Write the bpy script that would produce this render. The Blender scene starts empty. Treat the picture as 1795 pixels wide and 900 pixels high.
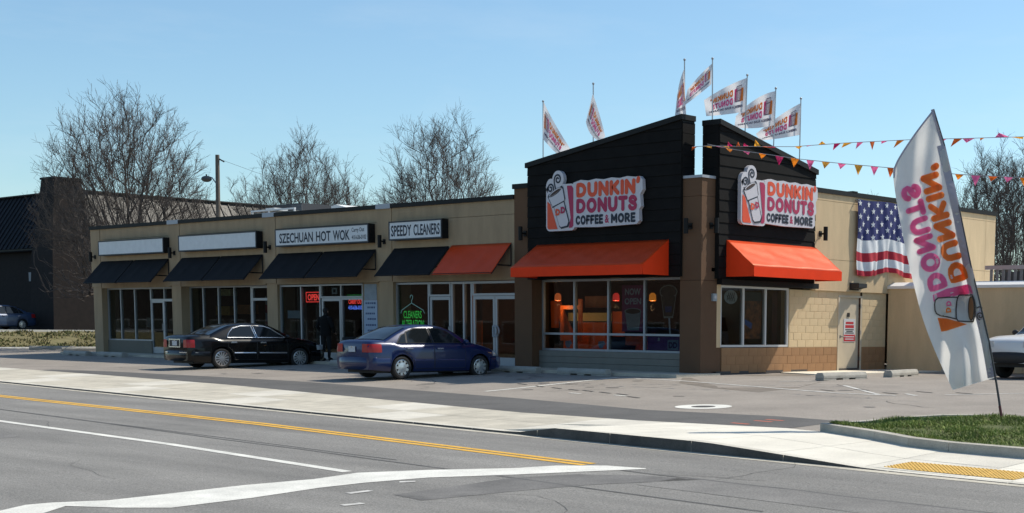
import bpy, bmesh, math, random
import numpy as np
from mathutils import Vector, Matrix
random.seed(7)
S = bpy.context.scene
COL = S.collection

# ------------------------------------------------------------------ camera
F, PX, PY, IW, IH = 2526.375, 1223.356, 865.134, 1795.0, 900.0
YAW, PIT, ROL = -.700105760, .113827627, -.00988416796
CAM = Vector((25.0, -29.72, 1.22))
def _basis():
    f = Vector((math.sin(YAW)*math.cos(PIT), math.cos(YAW)*math.cos(PIT), -math.sin(PIT)))
    r = Vector((math.cos(YAW), -math.sin(YAW), 0)); d = f.cross(r)
    c, s = math.cos(ROL), math.sin(ROL)
    return c*r + s*d, -s*r + c*d, f
RR, DD_, FF = _basis()
cd = bpy.data.cameras.new("camera"); cam = bpy.data.objects.new("camera", cd); COL.objects.link(cam)
up, back = -DD_, -FF
cam.matrix_world = Matrix(((RR.x, up.x, back.x, CAM.x), (RR.y, up.y, back.y, CAM.y), (RR.z, up.z, back.z, CAM.z), (0, 0, 0, 1)))
cd.sensor_fit = 'HORIZONTAL'; cd.sensor_width = 36.0; cd.lens = 36.0*F/IW
cd.shift_x = (IW/2-PX)/IW; cd.shift_y = (PY-IH/2)/IW
cd.clip_start = .1; cd.clip_end = 4000
S.camera = cam
S.render.resolution_x = 1024; S.render.resolution_y = 513

# calibration helpers: where a sight line of the surveyed view meets a real surface
def ray(u, v): return RR*((u-PX)/F) + DD_*((v-PY)/F) + FF
def at(u, v, d): return CAM + ray(u, v)*d
def onY(u, v, y=0.): r = ray(u, v); return CAM + r*((y-CAM.y)/r.y)
def onX(u, v, x=0.): r = ray(u, v); return CAM + r*((x-CAM.x)/r.x)
def onZ(u, v, z=0.): r = ray(u, v); return CAM + r*((z-CAM.z)/r.z)
K = .033
def lotz(y): return -.03 + (K*y if y < 0 else 0)
def onG(u, v, dz=0.):
    r = ray(u, v); t = (-.03+dz + K*CAM.y - CAM.z)/(r.z - K*r.y); p = CAM + r*t
    if p.y > 0: p = onZ(u, v, -.03+dz)
    return p

# ------------------------------------------------------------------ sky and sun
SUN = Vector((.40, 1.0, 1.25)).normalized()
w = bpy.data.worlds.new("World"); S.world = w; w.use_nodes = True
nt = w.node_tree; bg = nt.nodes["Background"]
sky = nt.nodes.new("ShaderNodeTexSky"); sky.sky_type = 'NISHITA'; sky.sun_disc = False
sky.sun_elevation = math.asin(SUN.z); sky.sun_rotation = math.atan2(SUN.x, SUN.y)
sky.air_density = 1.0; sky.dust_density = .6; sky.ozone_density = 1.6
tint = nt.nodes.new("ShaderNodeMix"); tint.data_type = 'RGBA'; tint.blend_type = 'MULTIPLY'; tint.inputs[0].default_value = 1; tint.inputs[7].default_value = (.84, 1.0, 1.03, 1)
nt.links.new(sky.outputs[0], tint.inputs[6])
tcw = nt.nodes.new("ShaderNodeTexCoord"); mpw = nt.nodes.new("ShaderNodeMapping"); mpw.inputs["Scale"].default_value = (2.2, 2.2, 11); nt.links.new(tcw.outputs["Generated"], mpw.inputs[0])
nw = nt.nodes.new("ShaderNodeTexNoise"); nw.inputs["Scale"].default_value = 2.6; nw.inputs["Detail"].default_value = 8; nw.inputs["Roughness"].default_value = .6; nt.links.new(mpw.outputs[0], nw.inputs["Vector"])
rw = nt.nodes.new("ShaderNodeMapRange"); rw.inputs[1].default_value = .52; rw.inputs[2].default_value = .85; rw.inputs[3].default_value = 0; rw.inputs[4].default_value = .13; nt.links.new(nw.outputs[0], rw.inputs[0])
cw = nt.nodes.new("ShaderNodeMix"); cw.data_type = 'RGBA'; cw.inputs[7].default_value = (6.2, 6.6, 6.9, 1); nt.links.new(rw.outputs[0], cw.inputs[0]); nt.links.new(tint.outputs[2], cw.inputs[6]); nt.links.new(cw.outputs[2], bg.inputs[0]); bg.inputs[1].default_value = .145
sl = bpy.data.lights.new("sun", 'SUN'); sl.energy = 5.0; sl.angle = math.radians(.5); sl.color = (1, .93, .80)
so = bpy.data.objects.new("sun", sl); COL.objects.link(so); so.location = (20, 40, 60)
so.rotation_euler = (-SUN).to_track_quat('-Z', 'Y').to_euler()
S.view_settings.view_transform = 'Standard'; S.view_settings.look = 'None'
S.view_settings.exposure = 0.0; S.view_settings.gamma = 1.0
S.render.engine = 'CYCLES'

# ------------------------------------------------------------------ materials
MATS = {}
def mat(name, col, rough=.8, metal=0., spec=.5, var=0., scale=3., bump=0., bscale=60., emit=None, es=1., coat=0., stretch=None, col2=None, speck=0., thr=None):
    if name in MATS: return MATS[name]
    m = bpy.data.materials.new(name); m.use_nodes = True; MATS[name] = m
    n = m.node_tree.nodes; L = m.node_tree.links; b = n["Principled BSDF"]
    b.inputs["Base Color"].default_value = (*col, 1); b.inputs["Roughness"].default_value = rough
    b.inputs["Metallic"].default_value = metal; b.inputs["Specular IOR Level"].default_value = spec
    if coat: b.inputs["Coat Weight"].default_value = coat; b.inputs["Coat Roughness"].default_value = .03
    tc = n.new("ShaderNodeTexCoord"); src = tc.outputs["Object"]
    if stretch:
        mp = n.new("ShaderNodeMapping"); mp.inputs["Scale"].default_value = stretch; L.new(src, mp.inputs[0]); src = mp.outputs[0]
    if var or col2:
        no = n.new("ShaderNodeTexNoise"); no.inputs["Scale"].default_value = scale; no.inputs["Detail"].default_value = 7; no.inputs["Roughness"].default_value = .62
        L.new(src, no.inputs["Vector"])
        rp = n.new("ShaderNodeValToRGB"); e = rp.color_ramp.elements
        lo, hi = thr or (.3, .7)
        e[0].position = lo; e[1].position = hi
        c2 = col2 or tuple(min(1, c*(1+var)) for c in col); c1 = col if col2 else tuple(c*(1-var) for c in col)
        e[0].color = (*c1, 1); e[1].color = (*c2, 1)
        L.new(no.outputs[0], rp.inputs[0]); out = rp.outputs[0]
        if speck:
            n2 = n.new("ShaderNodeTexNoise"); n2.inputs["Scale"].default_value = 45; n2.inputs["Detail"].default_value = 5; n2.inputs["Roughness"].default_value = .8
            L.new(tc.outputs["Object"], n2.inputs["Vector"])
            r2 = n.new("ShaderNodeValToRGB"); q = r2.color_ramp.elements; q[0].position = .35; q[1].position = .68
            q[0].color = (1-speck, 1-speck, 1-speck, 1); q[1].color = (1+speck, 1+speck, 1+speck, 1)
            L.new(n2.outputs[0], r2.inputs[0])
            mx = n.new("ShaderNodeMix"); mx.data_type = 'RGBA'; mx.blend_type = 'MULTIPLY'; mx.inputs[0].default_value = 1
            L.new(out, mx.inputs[6]); L.new(r2.outputs[0], mx.inputs[7]); out = mx.outputs[2]
        L.new(out, b.inputs["Base Color"])
    if bump:
        nb = n.new("ShaderNodeTexNoise"); nb.inputs["Scale"].default_value = bscale; nb.inputs["Detail"].default_value = 4
        L.new(src, nb.inputs["Vector"])
        bp = n.new("ShaderNodeBump"); bp.inputs["Strength"].default_value = bump; bp.inputs["Distance"].default_value = .02
        L.new(nb.outputs[0], bp.inputs["Height"]); L.new(bp.outputs[0], b.inputs["Normal"])
    if emit: b.inputs["Emission Color"].default_value = (*emit, 1); b.inputs["Emission Strength"].default_value = es
    return m
def spec_tint(m, c):
    m.node_tree.nodes["Principled BSDF"].inputs["Specular Tint"].default_value = (*c, 1); return m
def glass_mat(name, tint, ior=1.5):
    if name in MATS: return MATS[name]
    m = bpy.data.materials.new(name); m.use_nodes = True; MATS[name] = m
    n = m.node_tree.nodes; L = m.node_tree.links; n.remove(n["Principled BSDF"]); o = n["Material Output"]
    t = n.new("ShaderNodeBsdfTransparent"); t.inputs[0].default_value = (*tint, 1)
    g = n.new("ShaderNodeBsdfGlossy"); g.inputs["Roughness"].default_value = .02; g.inputs[0].default_value = (1, 1, 1, 1)
    lw = n.new("ShaderNodeLayerWeight"); lw.inputs[0].default_value = .5
    pw = n.new("ShaderNodeMath"); pw.operation = 'POWER'; pw.inputs[1].default_value = 5; L.new(lw.outputs["Facing"], pw.inputs[0])
    fr = n.new("ShaderNodeMath"); fr.operation = 'MULTIPLY_ADD'; fr.inputs[1].default_value = .9; fr.inputs[2].default_value = ((ior-1)/(ior+1))**2; L.new(pw.outputs[0], fr.inputs[0])
    mx = n.new("ShaderNodeMixShader"); L.new(fr.outputs[0], mx.inputs[0]); L.new(t.outputs[0], mx.inputs[1]); L.new(g.outputs[0], mx.inputs[2]); L.new(mx.outputs[0], o.inputs[0])
    return m
def cloth_mat(name, col, trans=.45, var=.06):
    if name in MATS: return MATS[name]
    m = mat(name, col, .85, var=var, scale=6)
    n = m.node_tree.nodes; L = m.node_tree.links; b = n["Principled BSDF"]; o = n["Material Output"]
    t = n.new("ShaderNodeBsdfTranslucent"); t.inputs[0].default_value = (*col, 1)
    mx = n.new("ShaderNodeMixShader"); mx.inputs[0].default_value = trans
    L.new(b.outputs[0], mx.inputs[1]); L.new(t.outputs[0], mx.inputs[2]); L.new(mx.outputs[0], o.inputs[0])
    return m

ASPH = mat("lot_asphalt", (.285, .25, .215), .92, var=.16, scale=.55, bump=.5, bscale=70, speck=.38)
STRIPM = mat("new_asphalt", (.105, .1, .095), .9, var=.2, scale=.9, bump=.5, bscale=80, speck=.3)
ROADM = mat("road_asphalt", (.23, .218, .20), .88, var=.24, scale=.5, bump=.6, bscale=60, stretch=(.35, 2.2, 1), speck=.5)
CONC = mat("concrete", (.70, .655, .56), .9, var=.14, scale=.8, bump=.35, bscale=50, speck=.12)
CONC2 = mat("concrete_old", (.50, .455, .37), .9, var=.2, scale=1.6, bump=.4, bscale=40, speck=.15)
CONC3 = mat("concrete_mid", (.60, .56, .48), .9, var=.16, scale=1.1, bump=.4, bscale=40, speck=.14)
KERBSHADE = mat("kerb_face_shade", (.095, .088, .078), .95, var=.35, scale=2.5, speck=.2)  # road face of the kerb, its shade deepened in the colour
KERBM = mat("kerb_concrete", (.34, .32, .29), .9, var=.25, scale=2, bump=.4, bscale=40, speck=.15)
YEL = mat("yellow_paint", (.72, .40, .045), .8, var=.18, scale=3, speck=.25)
WHT = mat("white_paint", (.68, .66, .6), .8, var=.16, scale=2.2, speck=.2)
WHTOLD = mat("worn_white_paint", (.36, .345, .32), .85, col2=(.62, .6, .56), scale=4, thr=(.35, .6))
TACT = mat("tactile_paving", (.70, .43, .10), .8, var=.15, scale=8, bump=.3)
GRASSM = mat("grass_blade", (.06, .11, .018), .7, var=.5, scale=2.5)
SOILM = mat("grass_soil", (.085, .10, .025), 1, var=.4, scale=6, bump=.8, bscale=30)
DRYM = mat("winter_turf", (.1, .085, .03), 1, col2=(.2, .17, .075), scale=2.2, bump=1, bscale=12)
TAN_SHADE = mat("tan_stucco_shade", (.36, .265, .165), .92, var=.13, scale=1.6, stretch=(1.6, 1.6, .35), speck=.08, bump=.25, bscale=120)  # same stucco as the side wall, darkened to carry the front's shade
TAN_SUN = mat("tan_stucco_sun", (.62, .46, .275), .92, var=.10, scale=1.6, stretch=(1.6, 1.6, .35), speck=.06, bump=.25, bscale=120)  # same stucco as the front, lightened for the sunlit side
TANCMU = mat("tan_painted_block", (.66, .50, .30), .9, var=.06, scale=2, bump=.3, bscale=60)
BRNCMU = mat("brown_painted_block", (.33, .18, .085), .9, var=.12, scale=2, bump=.3, bscale=60)
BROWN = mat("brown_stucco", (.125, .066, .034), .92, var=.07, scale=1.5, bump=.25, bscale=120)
JNT = mat("painted_joint", (.61, .465, .28), .95)
JNB = mat("painted_joint_brown", (.29, .16, .078), .95)
MORT = mat("mortar", (.40, .33, .22), .95)
BLK = mat("black_siding", (.0095, .009, .009), .8, spec=.12, var=.25, scale=3, bump=.15, bscale=90)
BLKM = mat("black_metal", (.008, .008, .008), .6, spec=.25)
CAPL = mat("pale_flashing", (.36, .38, .42), .5, metal=.2)
FRAME = mat("window_frame", (.38, .39, .41), .45, metal=.45)
FRAMEW = mat("window_frame_white", (.6, .59, .57), .5)
GLASS = glass_mat("shop_glass", (.62, .66, .66))
CARGL = glass_mat("car_glass", (.30, .36, .38), 1.6)
DARKIN = mat("interior_dark", (.05, .042, .036), .9, var=.4, scale=1.3)
DARKF = mat("interior_floor", (.07, .06, .055), .6)
BULK = mat("bulkhead_paint", (.17, .155, .125), .9, var=.08, scale=2, bump=.2)
ORNG = mat("orange_canvas", (.62, .05, .008), .40, spec=.5, var=.06, scale=2, bump=.12, bscale=25); spec_tint(ORNG, (1, .5, .16))
ORNG2 = mat("orange_canvas_front", (.86, .055, .012), .6, spec=.1, var=.05, scale=2)
BLKC = mat("black_canvas", (.008, .008, .010), .8, spec=.2, var=.15, scale=2)
SIGNF = mat("sign_face", (.64, .66, .68), .5, var=.06, scale=5)
INK = mat("navy_ink", (.012, .018, .035), .6)
DKINK = mat("dark_ink", (.03, .02, .025), .6)
LWHITE = mat("logo_white", (.60, .575, .61), .5)
LORNG = mat("logo_orange", (.72, .075, .018), .5)
LPINK = mat("logo_pink", (.40, .012, .075), .5)
BRNINK = mat("brown_ink", (.06, .03, .02), .6)
STEEL = mat("grey_steel", (.32, .32, .33), .4, metal=.7)
CHROME = mat("chrome", (.85, .85, .86), .22, metal=1)
RUBBER = mat("tyre_rubber", (.018, .018, .018), .85)
DKPLAST = mat("dark_plastic", (.02, .02, .021), .6)
REDL = mat("red_lamp", (.36, .008, .008), .3, coat=.1)
CLRL = mat("clear_lamp", (.55, .55, .55), .15, coat=.6)
BARK = mat("bark", (.055, .042, .034), .95, var=.3, scale=3)
TWIG = mat("twig_bark", (.085, .07, .062), .95)
GALV = mat("galvanised", (.4, .4, .41), .4, metal=.7)
WOODP = mat("weathered_pole", (.15, .125, .1), .95, var=.25, scale=2)
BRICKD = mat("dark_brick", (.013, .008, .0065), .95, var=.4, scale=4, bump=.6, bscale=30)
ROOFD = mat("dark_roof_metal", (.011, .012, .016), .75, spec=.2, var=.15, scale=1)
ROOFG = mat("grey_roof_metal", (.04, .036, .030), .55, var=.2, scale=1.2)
WHITEP = mat("white_membrane", (.75, .74, .72), .6)
SKIN = mat("skin", (.28, .17, .12), .6)

# ------------------------------------------------------------------ mesh helpers
class MB:
    def __init__(s): s.v = []; s.f = []; s.mi = []
    def face(s, pts, mi=0):
        i = len(s.v); s.v += [tuple(p) for p in pts]; s.f.append(tuple(range(i, i+len(pts)))); s.mi.append(mi); return s
    def box(s, x0, x1, y0, y1, z0, z1):
        i = len(s.v)
        s.v += [(x0,y0,z0),(x1,y0,z0),(x1,y1,z0),(x0,y1,z0),(x0,y0,z1),(x1,y0,z1),(x1,y1,z1),(x0,y1,z1)]
        for q in ((0,3,2,1),(4,5,6,7),(0,1,5,4),(1,2,6,5),(2,3,7,6),(3,0,4,7)): s.f.append(tuple(i+k for k in q)); s.mi.append(0)
        return s
    def prism(s, poly, d):
        """poly: list of 3D points (planar, CCW seen from +d side); extruded by -d... closed solid between poly and poly+d"""
        n = len(poly); i = len(s.v); d = Vector(d)
        s.v += [tuple(Vector(p)) for p in poly] + [tuple(Vector(p)+d) for p in poly]
        s.f.append(tuple(range(i+n-1, i-1, -1))); s.f.append(tuple(range(i+n, i+2*n))); s.mi += [0, 0]
        for k in range(n):
            a, b = i+k, i+(k+1) % n; s.f.append((a, b, b+n, a+n)); s.mi.append(0)
        return s
    def tube(s, pts, rad, n=6, cap=True):
        pts = [Vector(p) for p in pts]; base = len(s.v); m = len(pts)
        rads = rad if isinstance(rad, (list, tuple)) else [rad]*m
        for k, p in enumerate(pts):
            t = (pts[min(k+1, m-1)]-pts[max(k-1, 0)]).normalized()
            a = t.cross(Vector((0, 0, 1)) if abs(t.z) < .9 else Vector((1, 0, 0))).normalized(); b = t.cross(a)
            for j in range(n):
                an = 2*math.pi*j/n; s.v.append(tuple(p + (a*math.cos(an)+b*math.sin(an))*rads[k]))
        for k in range(m-1):
            for j in range(n):
                s.f.append((base+k*n+j, base+k*n+(j+1) % n, base+(k+1)*n+(j+1) % n, base+(k+1)*n+j)); s.mi.append(0)
        if cap and n > 2:
            s.f.append(tuple(base+j for j in reversed(range(n)))); s.f.append(tuple(base+(m-1)*n+j for j in range(n))); s.mi += [0, 0]
        return s
    def lathe(s, prof, n=16, c=(0, 0, 0), axis='z'):
        base = len(s.v); m = len(prof); c = Vector(c)
        for r, h in prof:
            for j in range(n):
                a = 2*math.pi*j/n; x, y = r*math.cos(a), r*math.sin(a)
                p = {'z': (x, y, h), 'y': (x, h, y), 'x': (h, x, y)}[axis]
                s.v.append(tuple(Vector(p)+c))
        for k in range(m-1):
            for j in range(n):
                s.f.append((base+k*n+j, base+k*n+(j+1) % n, base+(k+1)*n+(j+1) % n, base+(k+1)*n+j)); s.mi.append(0)
        return s
    def grid(s, fn, nu, nv, mifn=None):
        base = len(s.v)
        for i in range(nu+1):
            for j in range(nv+1): s.v.append(tuple(fn(i/nu, j/nv)))
        for i in range(nu):
            for j in range(nv):
                a = base+i*(nv+1)+j; s.f.append((a, a+nv+1, a+nv+2, a+1)); s.mi.append(mifn(i, j) if mifn else 0)
        return s
    def sphere(s, c, r, n=12, m=8, sc=(1, 1, 1)):
        c = Vector(c)
        def fn(u, v):
            a = 2*math.pi*u; b = math.pi*v
            return c + Vector((r*sc[0]*math.sin(b)*math.cos(a), r*sc[1]*math.sin(b)*math.sin(a), r*sc[2]*math.cos(b)))
        return s.grid(fn, n, m)
    def mesh(s, name, mats, smooth=False, fix=True, ang=35):
        me = bpy.data.meshes.new(name); me.from_pydata(s.v, [], s.f)
        for m in (mats if isinstance(mats, (list, tuple)) else [mats]): me.materials.append(m)
        if any(s.mi): me.polygons.foreach_set("material_index", s.mi)
        if fix:
            bm = bmesh.new(); bm.from_mesh(me)
            if smooth: bmesh.ops.remove_doubles(bm, verts=bm.verts, dist=1e-5)
            bmesh.ops.recalc_face_normals(bm, faces=bm.faces); bm.to_mesh(me); bm.free()
        if smooth:
            me.polygons.foreach_set("use_smooth", [True]*len(me.polygons)); me.set_sharp_from_angle(angle=math.radians(ang))
        me.update(); return me
def link(name, me, parent=None, loc=None):
    o = bpy.data.objects.new(name, me); COL.objects.link(o)
    if parent: o.parent = parent
    if loc is not None: o.location = loc
    return o
def obj(name, mb, m, parent=None, smooth=False, fix=True, ang=35, bevel=0.):
    o = link(name, mb.mesh(name, m, smooth, fix, ang), parent)
    if bevel:
        md = o.modifiers.new("bevel", 'BEVEL'); md.width = bevel; md.segments = 2; md.limit_method = 'ANGLE'
    return o
def tag(o, label=None, cat=None, group=None, kind=None):
    if label: o['label'] = label
    if cat: o['category'] = cat
    if group: o['group'] = group
    if kind: o['kind'] = kind
    return o
def thing(name, label, cat, loc=(0, 0, 0), rz=0, group=None):
    o = bpy.data.objects.new(name, None); COL.objects.link(o); o.empty_display_size = .3
    o.location = loc; o.rotation_euler = (0, 0, rz); return tag(o, label, cat, group)
def copy_tree(o, parent=None):
    c = o.copy(); COL.objects.link(c); c.parent = parent
    for ch in list(o.children): copy_tree(ch, c)
    return c
def box(name, m, parent, x0, x1, y0, y1, z0, z1, bevel=0.):
    return obj(name, MB().box(x0, x1, y0, y1, z0, z1), m, parent, bevel=bevel)

_TC = {}
def text_geo(body, offset=0., res=3):
    k = (body, offset, res)
    if k in _TC: return _TC[k]
    cu = bpy.data.curves.new("t", 'FONT'); cu.body = body; cu.offset = offset; cu.resolution_u = res; cu.size = 1
    ob = bpy.data.objects.new("t", cu); COL.objects.link(ob)
    dg = bpy.context.evaluated_depsgraph_get(); ev = ob.evaluated_get(dg); me = ev.to_mesh()
    vs = [tuple(v.co) for v in me.vertices]; fs = [tuple(p.vertices) for p in me.polygons]
    ev.to_mesh_clear(); bpy.data.objects.remove(ob); bpy.data.curves.remove(cu)
    x0 = min(v[0] for v in vs); x1 = max(v[0] for v in vs); y0 = min(v[1] for v in vs); y1 = max(v[1] for v in vs)
    vs = [((v[0]-x0)/(x1-x0), (v[1]-y0)/(y1-y0)) for v in vs]
    _TC[k] = (vs, fs); return _TC[k]
def text_on(mb, body, fn, offset=0., mi=0):
    """fn maps (u,v) in 0..1 over the text's bounding box to a 3D point"""
    vs, fs = text_geo(body, offset); i = len(mb.v)
    mb.v += [tuple(fn(u, v)) for u, v in vs]; mb.f += [tuple(i+k for k in f) for f in fs]; mb.mi += [mi]*len(fs)
    return mb
STROKES = {
 'D': (.92, [([(.15,.15),(.15,.85),(.42,.85),(.62,.78),(.74,.62),(.76,.5),(.74,.38),(.62,.22),(.42,.15)], True)]),
 'U': (.90, [([(.15,.86),(.15,.45),(.2,.26),(.32,.16),(.45,.13),(.58,.16),(.7,.26),(.75,.45),(.75,.86)], False)]),
 'N': (.90, [([(.15,.14),(.15,.86)], False), ([(.17,.84),(.73,.16)], False), ([(.75,.14),(.75,.86)], False)]),
 'K': (.86, [([(.15,.14),(.15,.86)], False), ([(.68,.85),(.24,.46)], False), ([(.33,.52),(.71,.15)], False)]),
 'I': (.30, [([(.15,.14),(.15,.86)], False)]),
 'O': (.98, [([(.49+.34*math.cos(k*math.pi/8), .5+.36*math.sin(k*math.pi/8)) for k in range(16)], True)]),
 'T': (.84, [([(.13,.85),(.71,.85)], False), ([(.42,.85),(.42,.14)], False)]),
 'S': (.80, [([(.65,.70),(.58,.81),(.45,.87),(.3,.86),(.18,.77),(.17,.65),(.28,.56),(.42,.51),(.58,.44),(.66,.33),(.62,.2),(.5,.13),(.35,.12),(.2,.18),(.13,.29)], False)]),
 "'": (.30, [([(.17,.98),(.13,.80)], False)]),
 'C': (.86, [([(.70,.74),(.6,.83),(.46,.86),(.3,.8),(.18,.66),(.15,.5),(.18,.34),(.3,.2),(.46,.14),(.6,.17),(.70,.26)], False)]),
 'F': (.72, [([(.15,.14),(.15,.86)], False), ([(.15,.86),(.6,.86)], False), ([(.15,.5),(.52,.5)], False)]),
 'E': (.74, [([(.15,.14),(.15,.86)], False), ([(.15,.86),(.62,.86)], False), ([(.15,.14),(.62,.14)], False), ([(.15,.5),(.56,.5)], False)]),
 'M': (1.0, [([(.15,.14),(.15,.86)], False), ([(.17,.84),(.5,.36)], False), ([(.5,.36),(.83,.84)], False), ([(.85,.86),(.85,.14)], False)]),
 'R': (.82, [([(.15,.14),(.15,.86)], False), ([(.15,.86),(.42,.86),(.58,.81),(.66,.68),(.58,.54),(.42,.48),(.15,.48)], False), ([(.42,.46),(.68,.14)], False)])}
def round_text(mb, body, fn, mi=0, wd=.27, step=.09):
    """fat round-ended letters; fn(u, v, lift) maps the text's unit box to 3D, lift keeps crossing strokes apart"""
    W_ = sum(STROKES[c][0]+.06 for c in body)-.06; x = 0.; nlift = 0
    for ch in body:
        for pts, closed in STROKES[ch][1]:
            P = list(pts)+([pts[0]] if closed else []); R_ = []
            for (a, b), (c, d) in zip(P, P[1:]):
                m = max(1, int(math.hypot(c-a, d-b)/step))
                R_ += [(a+(c-a)*k/m, b+(d-b)*k/m) for k in range(m)]
            if not closed: R_.append(P[-1])
            n = len(R_); L_, Q_ = [], []
            for k in range(n):
                p0 = R_[(k-1) % n] if (closed or k > 0) else R_[0]; p1 = R_[(k+1) % n] if (closed or k < n-1) else R_[-1]
                t = Vector((p1[0]-p0[0], p1[1]-p0[1])).normalized(); q = Vector((-t.y, t.x))*wd/2; c = Vector(R_[k]); L_.append(c+q); Q_.append(c-q)
            g = lambda p, l=nlift: fn((x+p[0])/W_, p[1], .0011*(l % 7))
            for k in range(n if closed else n-1):
                j = (k+1) % n; mb.face([g(L_[k]), g(Q_[k]), g(Q_[j]), g(L_[j])], mi)
            nlift += 1
            if not closed:
                for c in (R_[0], R_[-1]):
                    g2 = lambda p, l=nlift: fn((x+p[0])/W_, p[1], .0011*(l % 7))
                    mb.face([g2((c[0]+wd/2*math.cos(k*math.pi/7), c[1]+wd/2*math.sin(k*math.pi/7))) for k in range(14)], mi)
                    nlift += 1
        x += STROKES[ch][0]+.06
    return mb
def plane(o, ux, uz): 
    o, ux, uz = Vector(o), Vector(ux), Vector(uz)
    return lambda a, b: o + ux*a + uz*b
def rrect(x0, x1, y0, y1, r, n=4):
    out = []
    for cx, cy, a0 in ((x1-r, y0+r, -90), (x1-r, y1-r, 0), (x0+r, y1-r, 90), (x0+r, y0+r, 180)):
        for k in range(n+1):
            a = math.radians(a0+90*k/n); out.append((cx+r*math.cos(a), cy+r*math.sin(a)))
    return out
def circ(cx, cy, rx, ry, n=18, rot=0.):
    c, s = math.cos(rot), math.sin(rot); out = []
    for k in range(n):
        a = 2*math.pi*k/n; x, y = rx*math.cos(a), ry*math.sin(a); out.append((cx+c*x-s*y, cy+s*x+c*y))
    return out
def ribbon(mb, pts, wd, fn, mi=0):
    """flat stroke of width wd along 2D points, mapped by fn"""
    n = len(pts)
    L = []; R = []
    for k, p in enumerate(pts):
        a = Vector(pts[max(k-1, 0)]); b = Vector(pts[min(k+1, n-1)]); t = (b-a).normalized(); q = Vector((-t.y, t.x))*wd/2
        L.append(Vector(p)+q); R.append(Vector(p)-q)
    for k in range(n-1):
        mb.face([fn(*L[k]), fn(*R[k]), fn(*R[k+1]), fn(*L[k+1])], mi)

# ================================================================== GROUND, ROAD, PAVEMENT
def sheet(name, xs, ys, zf, m, parent=None, kind='structure'):
    mb = MB()
    for i in range(len(xs)-1):
        for j in range(len(ys)-1):
            mb.face([(xs[i], ys[j], zf(xs[i], ys[j])), (xs[i+1], ys[j], zf(xs[i+1], ys[j])), (xs[i+1], ys[j+1], zf(xs[i+1], ys[j+1])), (xs[i], ys[j+1], zf(xs[i], ys[j+1]))])
    o = obj(name, mb, m, parent, smooth=True)
    if not parent: o['kind'] = kind
    return o
def base(y): return lotz(max(y, -34))
FARG = mat("far_ground", (.12, .11, .07), 1, var=.3, scale=.3)
sheet("ground", [-900, -300, -120, -60, 0, 60, 300, 900], [-700, -200, -34, -15, 0, 30, 120, 400, 1400], lambda x, y: base(y)-.16, FARG)

def kerby(x): return -13.08 - .0905*x if x < 17 else -14.62-.04*(x-17)     # kerb line across the lot frontage
def backy(x):                                                             # back edge of the pavement
    P = [(-60, -4.9), (-23.5, -8.04), (-15.5, -8.6), (-8, -9.25), (-3.3, -9.95), (4.9, -11.1), (8.1, -11.15), (11.2, -10.85), (12.4, -11.22), (13.2, -11.56), (14.1, -12.06), (14.9, -12.3), (16.2, -12.46), (34, -13.0), (40, -13.2)]
    for (a, b), (c, d) in zip(P, P[1:]):
        if a <= x <= c: return b+(d-b)*(x-a)/(c-a)
    return P[-1][1]
mb = MB(); lx = [-53.9, -46, -40, -30, -23.5, -20, -15.5, -12, -8, -3.3, 0, 4.9, 8.1, 11.2, 12.2, 13.2, 14.3, 16.2, 20, 30, 40, 60]
for a_, b_ in zip(lx, lx[1:]):
    ya = [backy(a_)+.05, -4, 0, 10, 25, 45]; yb = [backy(b_)+.05, -4, 0, 10, 25, 45]
    for j in range(5): mb.face([(a_, ya[j], lotz(ya[j])), (b_, yb[j], lotz(yb[j])), (b_, yb[j+1], lotz(yb[j+1])), (a_, ya[j+1], lotz(ya[j+1]))])
lot = obj("parking_lot", mb, ASPH, smooth=True); lot['kind'] = 'structure'
def kh(x):                                                                # kerb upstand above the road
    P = [(-60, .035), (7.7, .035), (8.7, .16), (12.0, .16), (15.0, .012), (60, .012)]
    for (a, b), (c, d) in zip(P, P[1:]):
        if a <= x <= c: return b+(d-b)*(x-a)/(c-a)
def roadz(y): return lotz(y)-.03
# road sheet (its far edge follows the kerb line)
mb = MB(); xs = [-60+2*i for i in range(61)]
for i in range(len(xs)-1):
    a, b = xs[i], xs[i+1]
    ya = [kerby(a)+.05, -18, -24, -34, -60]; yb = [kerby(b)+.05, -18, -24, -34, -60]
    for j in range(4):
        zr = lambda y: base(y)-.03
        mb.face([(a, ya[j], zr(ya[j])), (a, ya[j+1], zr(ya[j+1])), (b, yb[j+1], zr(yb[j+1])), (b, yb[j], zr(yb[j]))])
road = obj("road", mb, ROADM, smooth=True); road['kind'] = 'structure'
def flat(name, pts, m, parent, dz, zf=None):
    zf = zf or lotz
    return obj(name, MB().face([(x, y, zf(y)+dz) for x, y in pts]), m, parent)
def strip2d(name, pts, wd, m, parent, dz, zf):
    mb = MB(); ribbon(mb, pts, wd, lambda x, y: Vector((x, y, zf(y)+dz))); return obj(name, mb, m, parent)
# double yellow centre line and white lane line
yl = [(-60, -10.2), (-30, -12.55), (-9.6, -14.27), (2.3, -15.05), (9.9, -15.88), (11.6, -16.07)]
for off in (-.088, .088):
    strip2d("centre_line", [(x, y+off) for x, y in yl], .11, YEL, road, .005, roadz)
strip2d("lane_line", [(-60, -12.9), (-30, -15.3), (-2.4, -17.5), (4.3, -17.92), (9.57, -18.45)], .15, WHT, road, .005, roadz)
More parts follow.
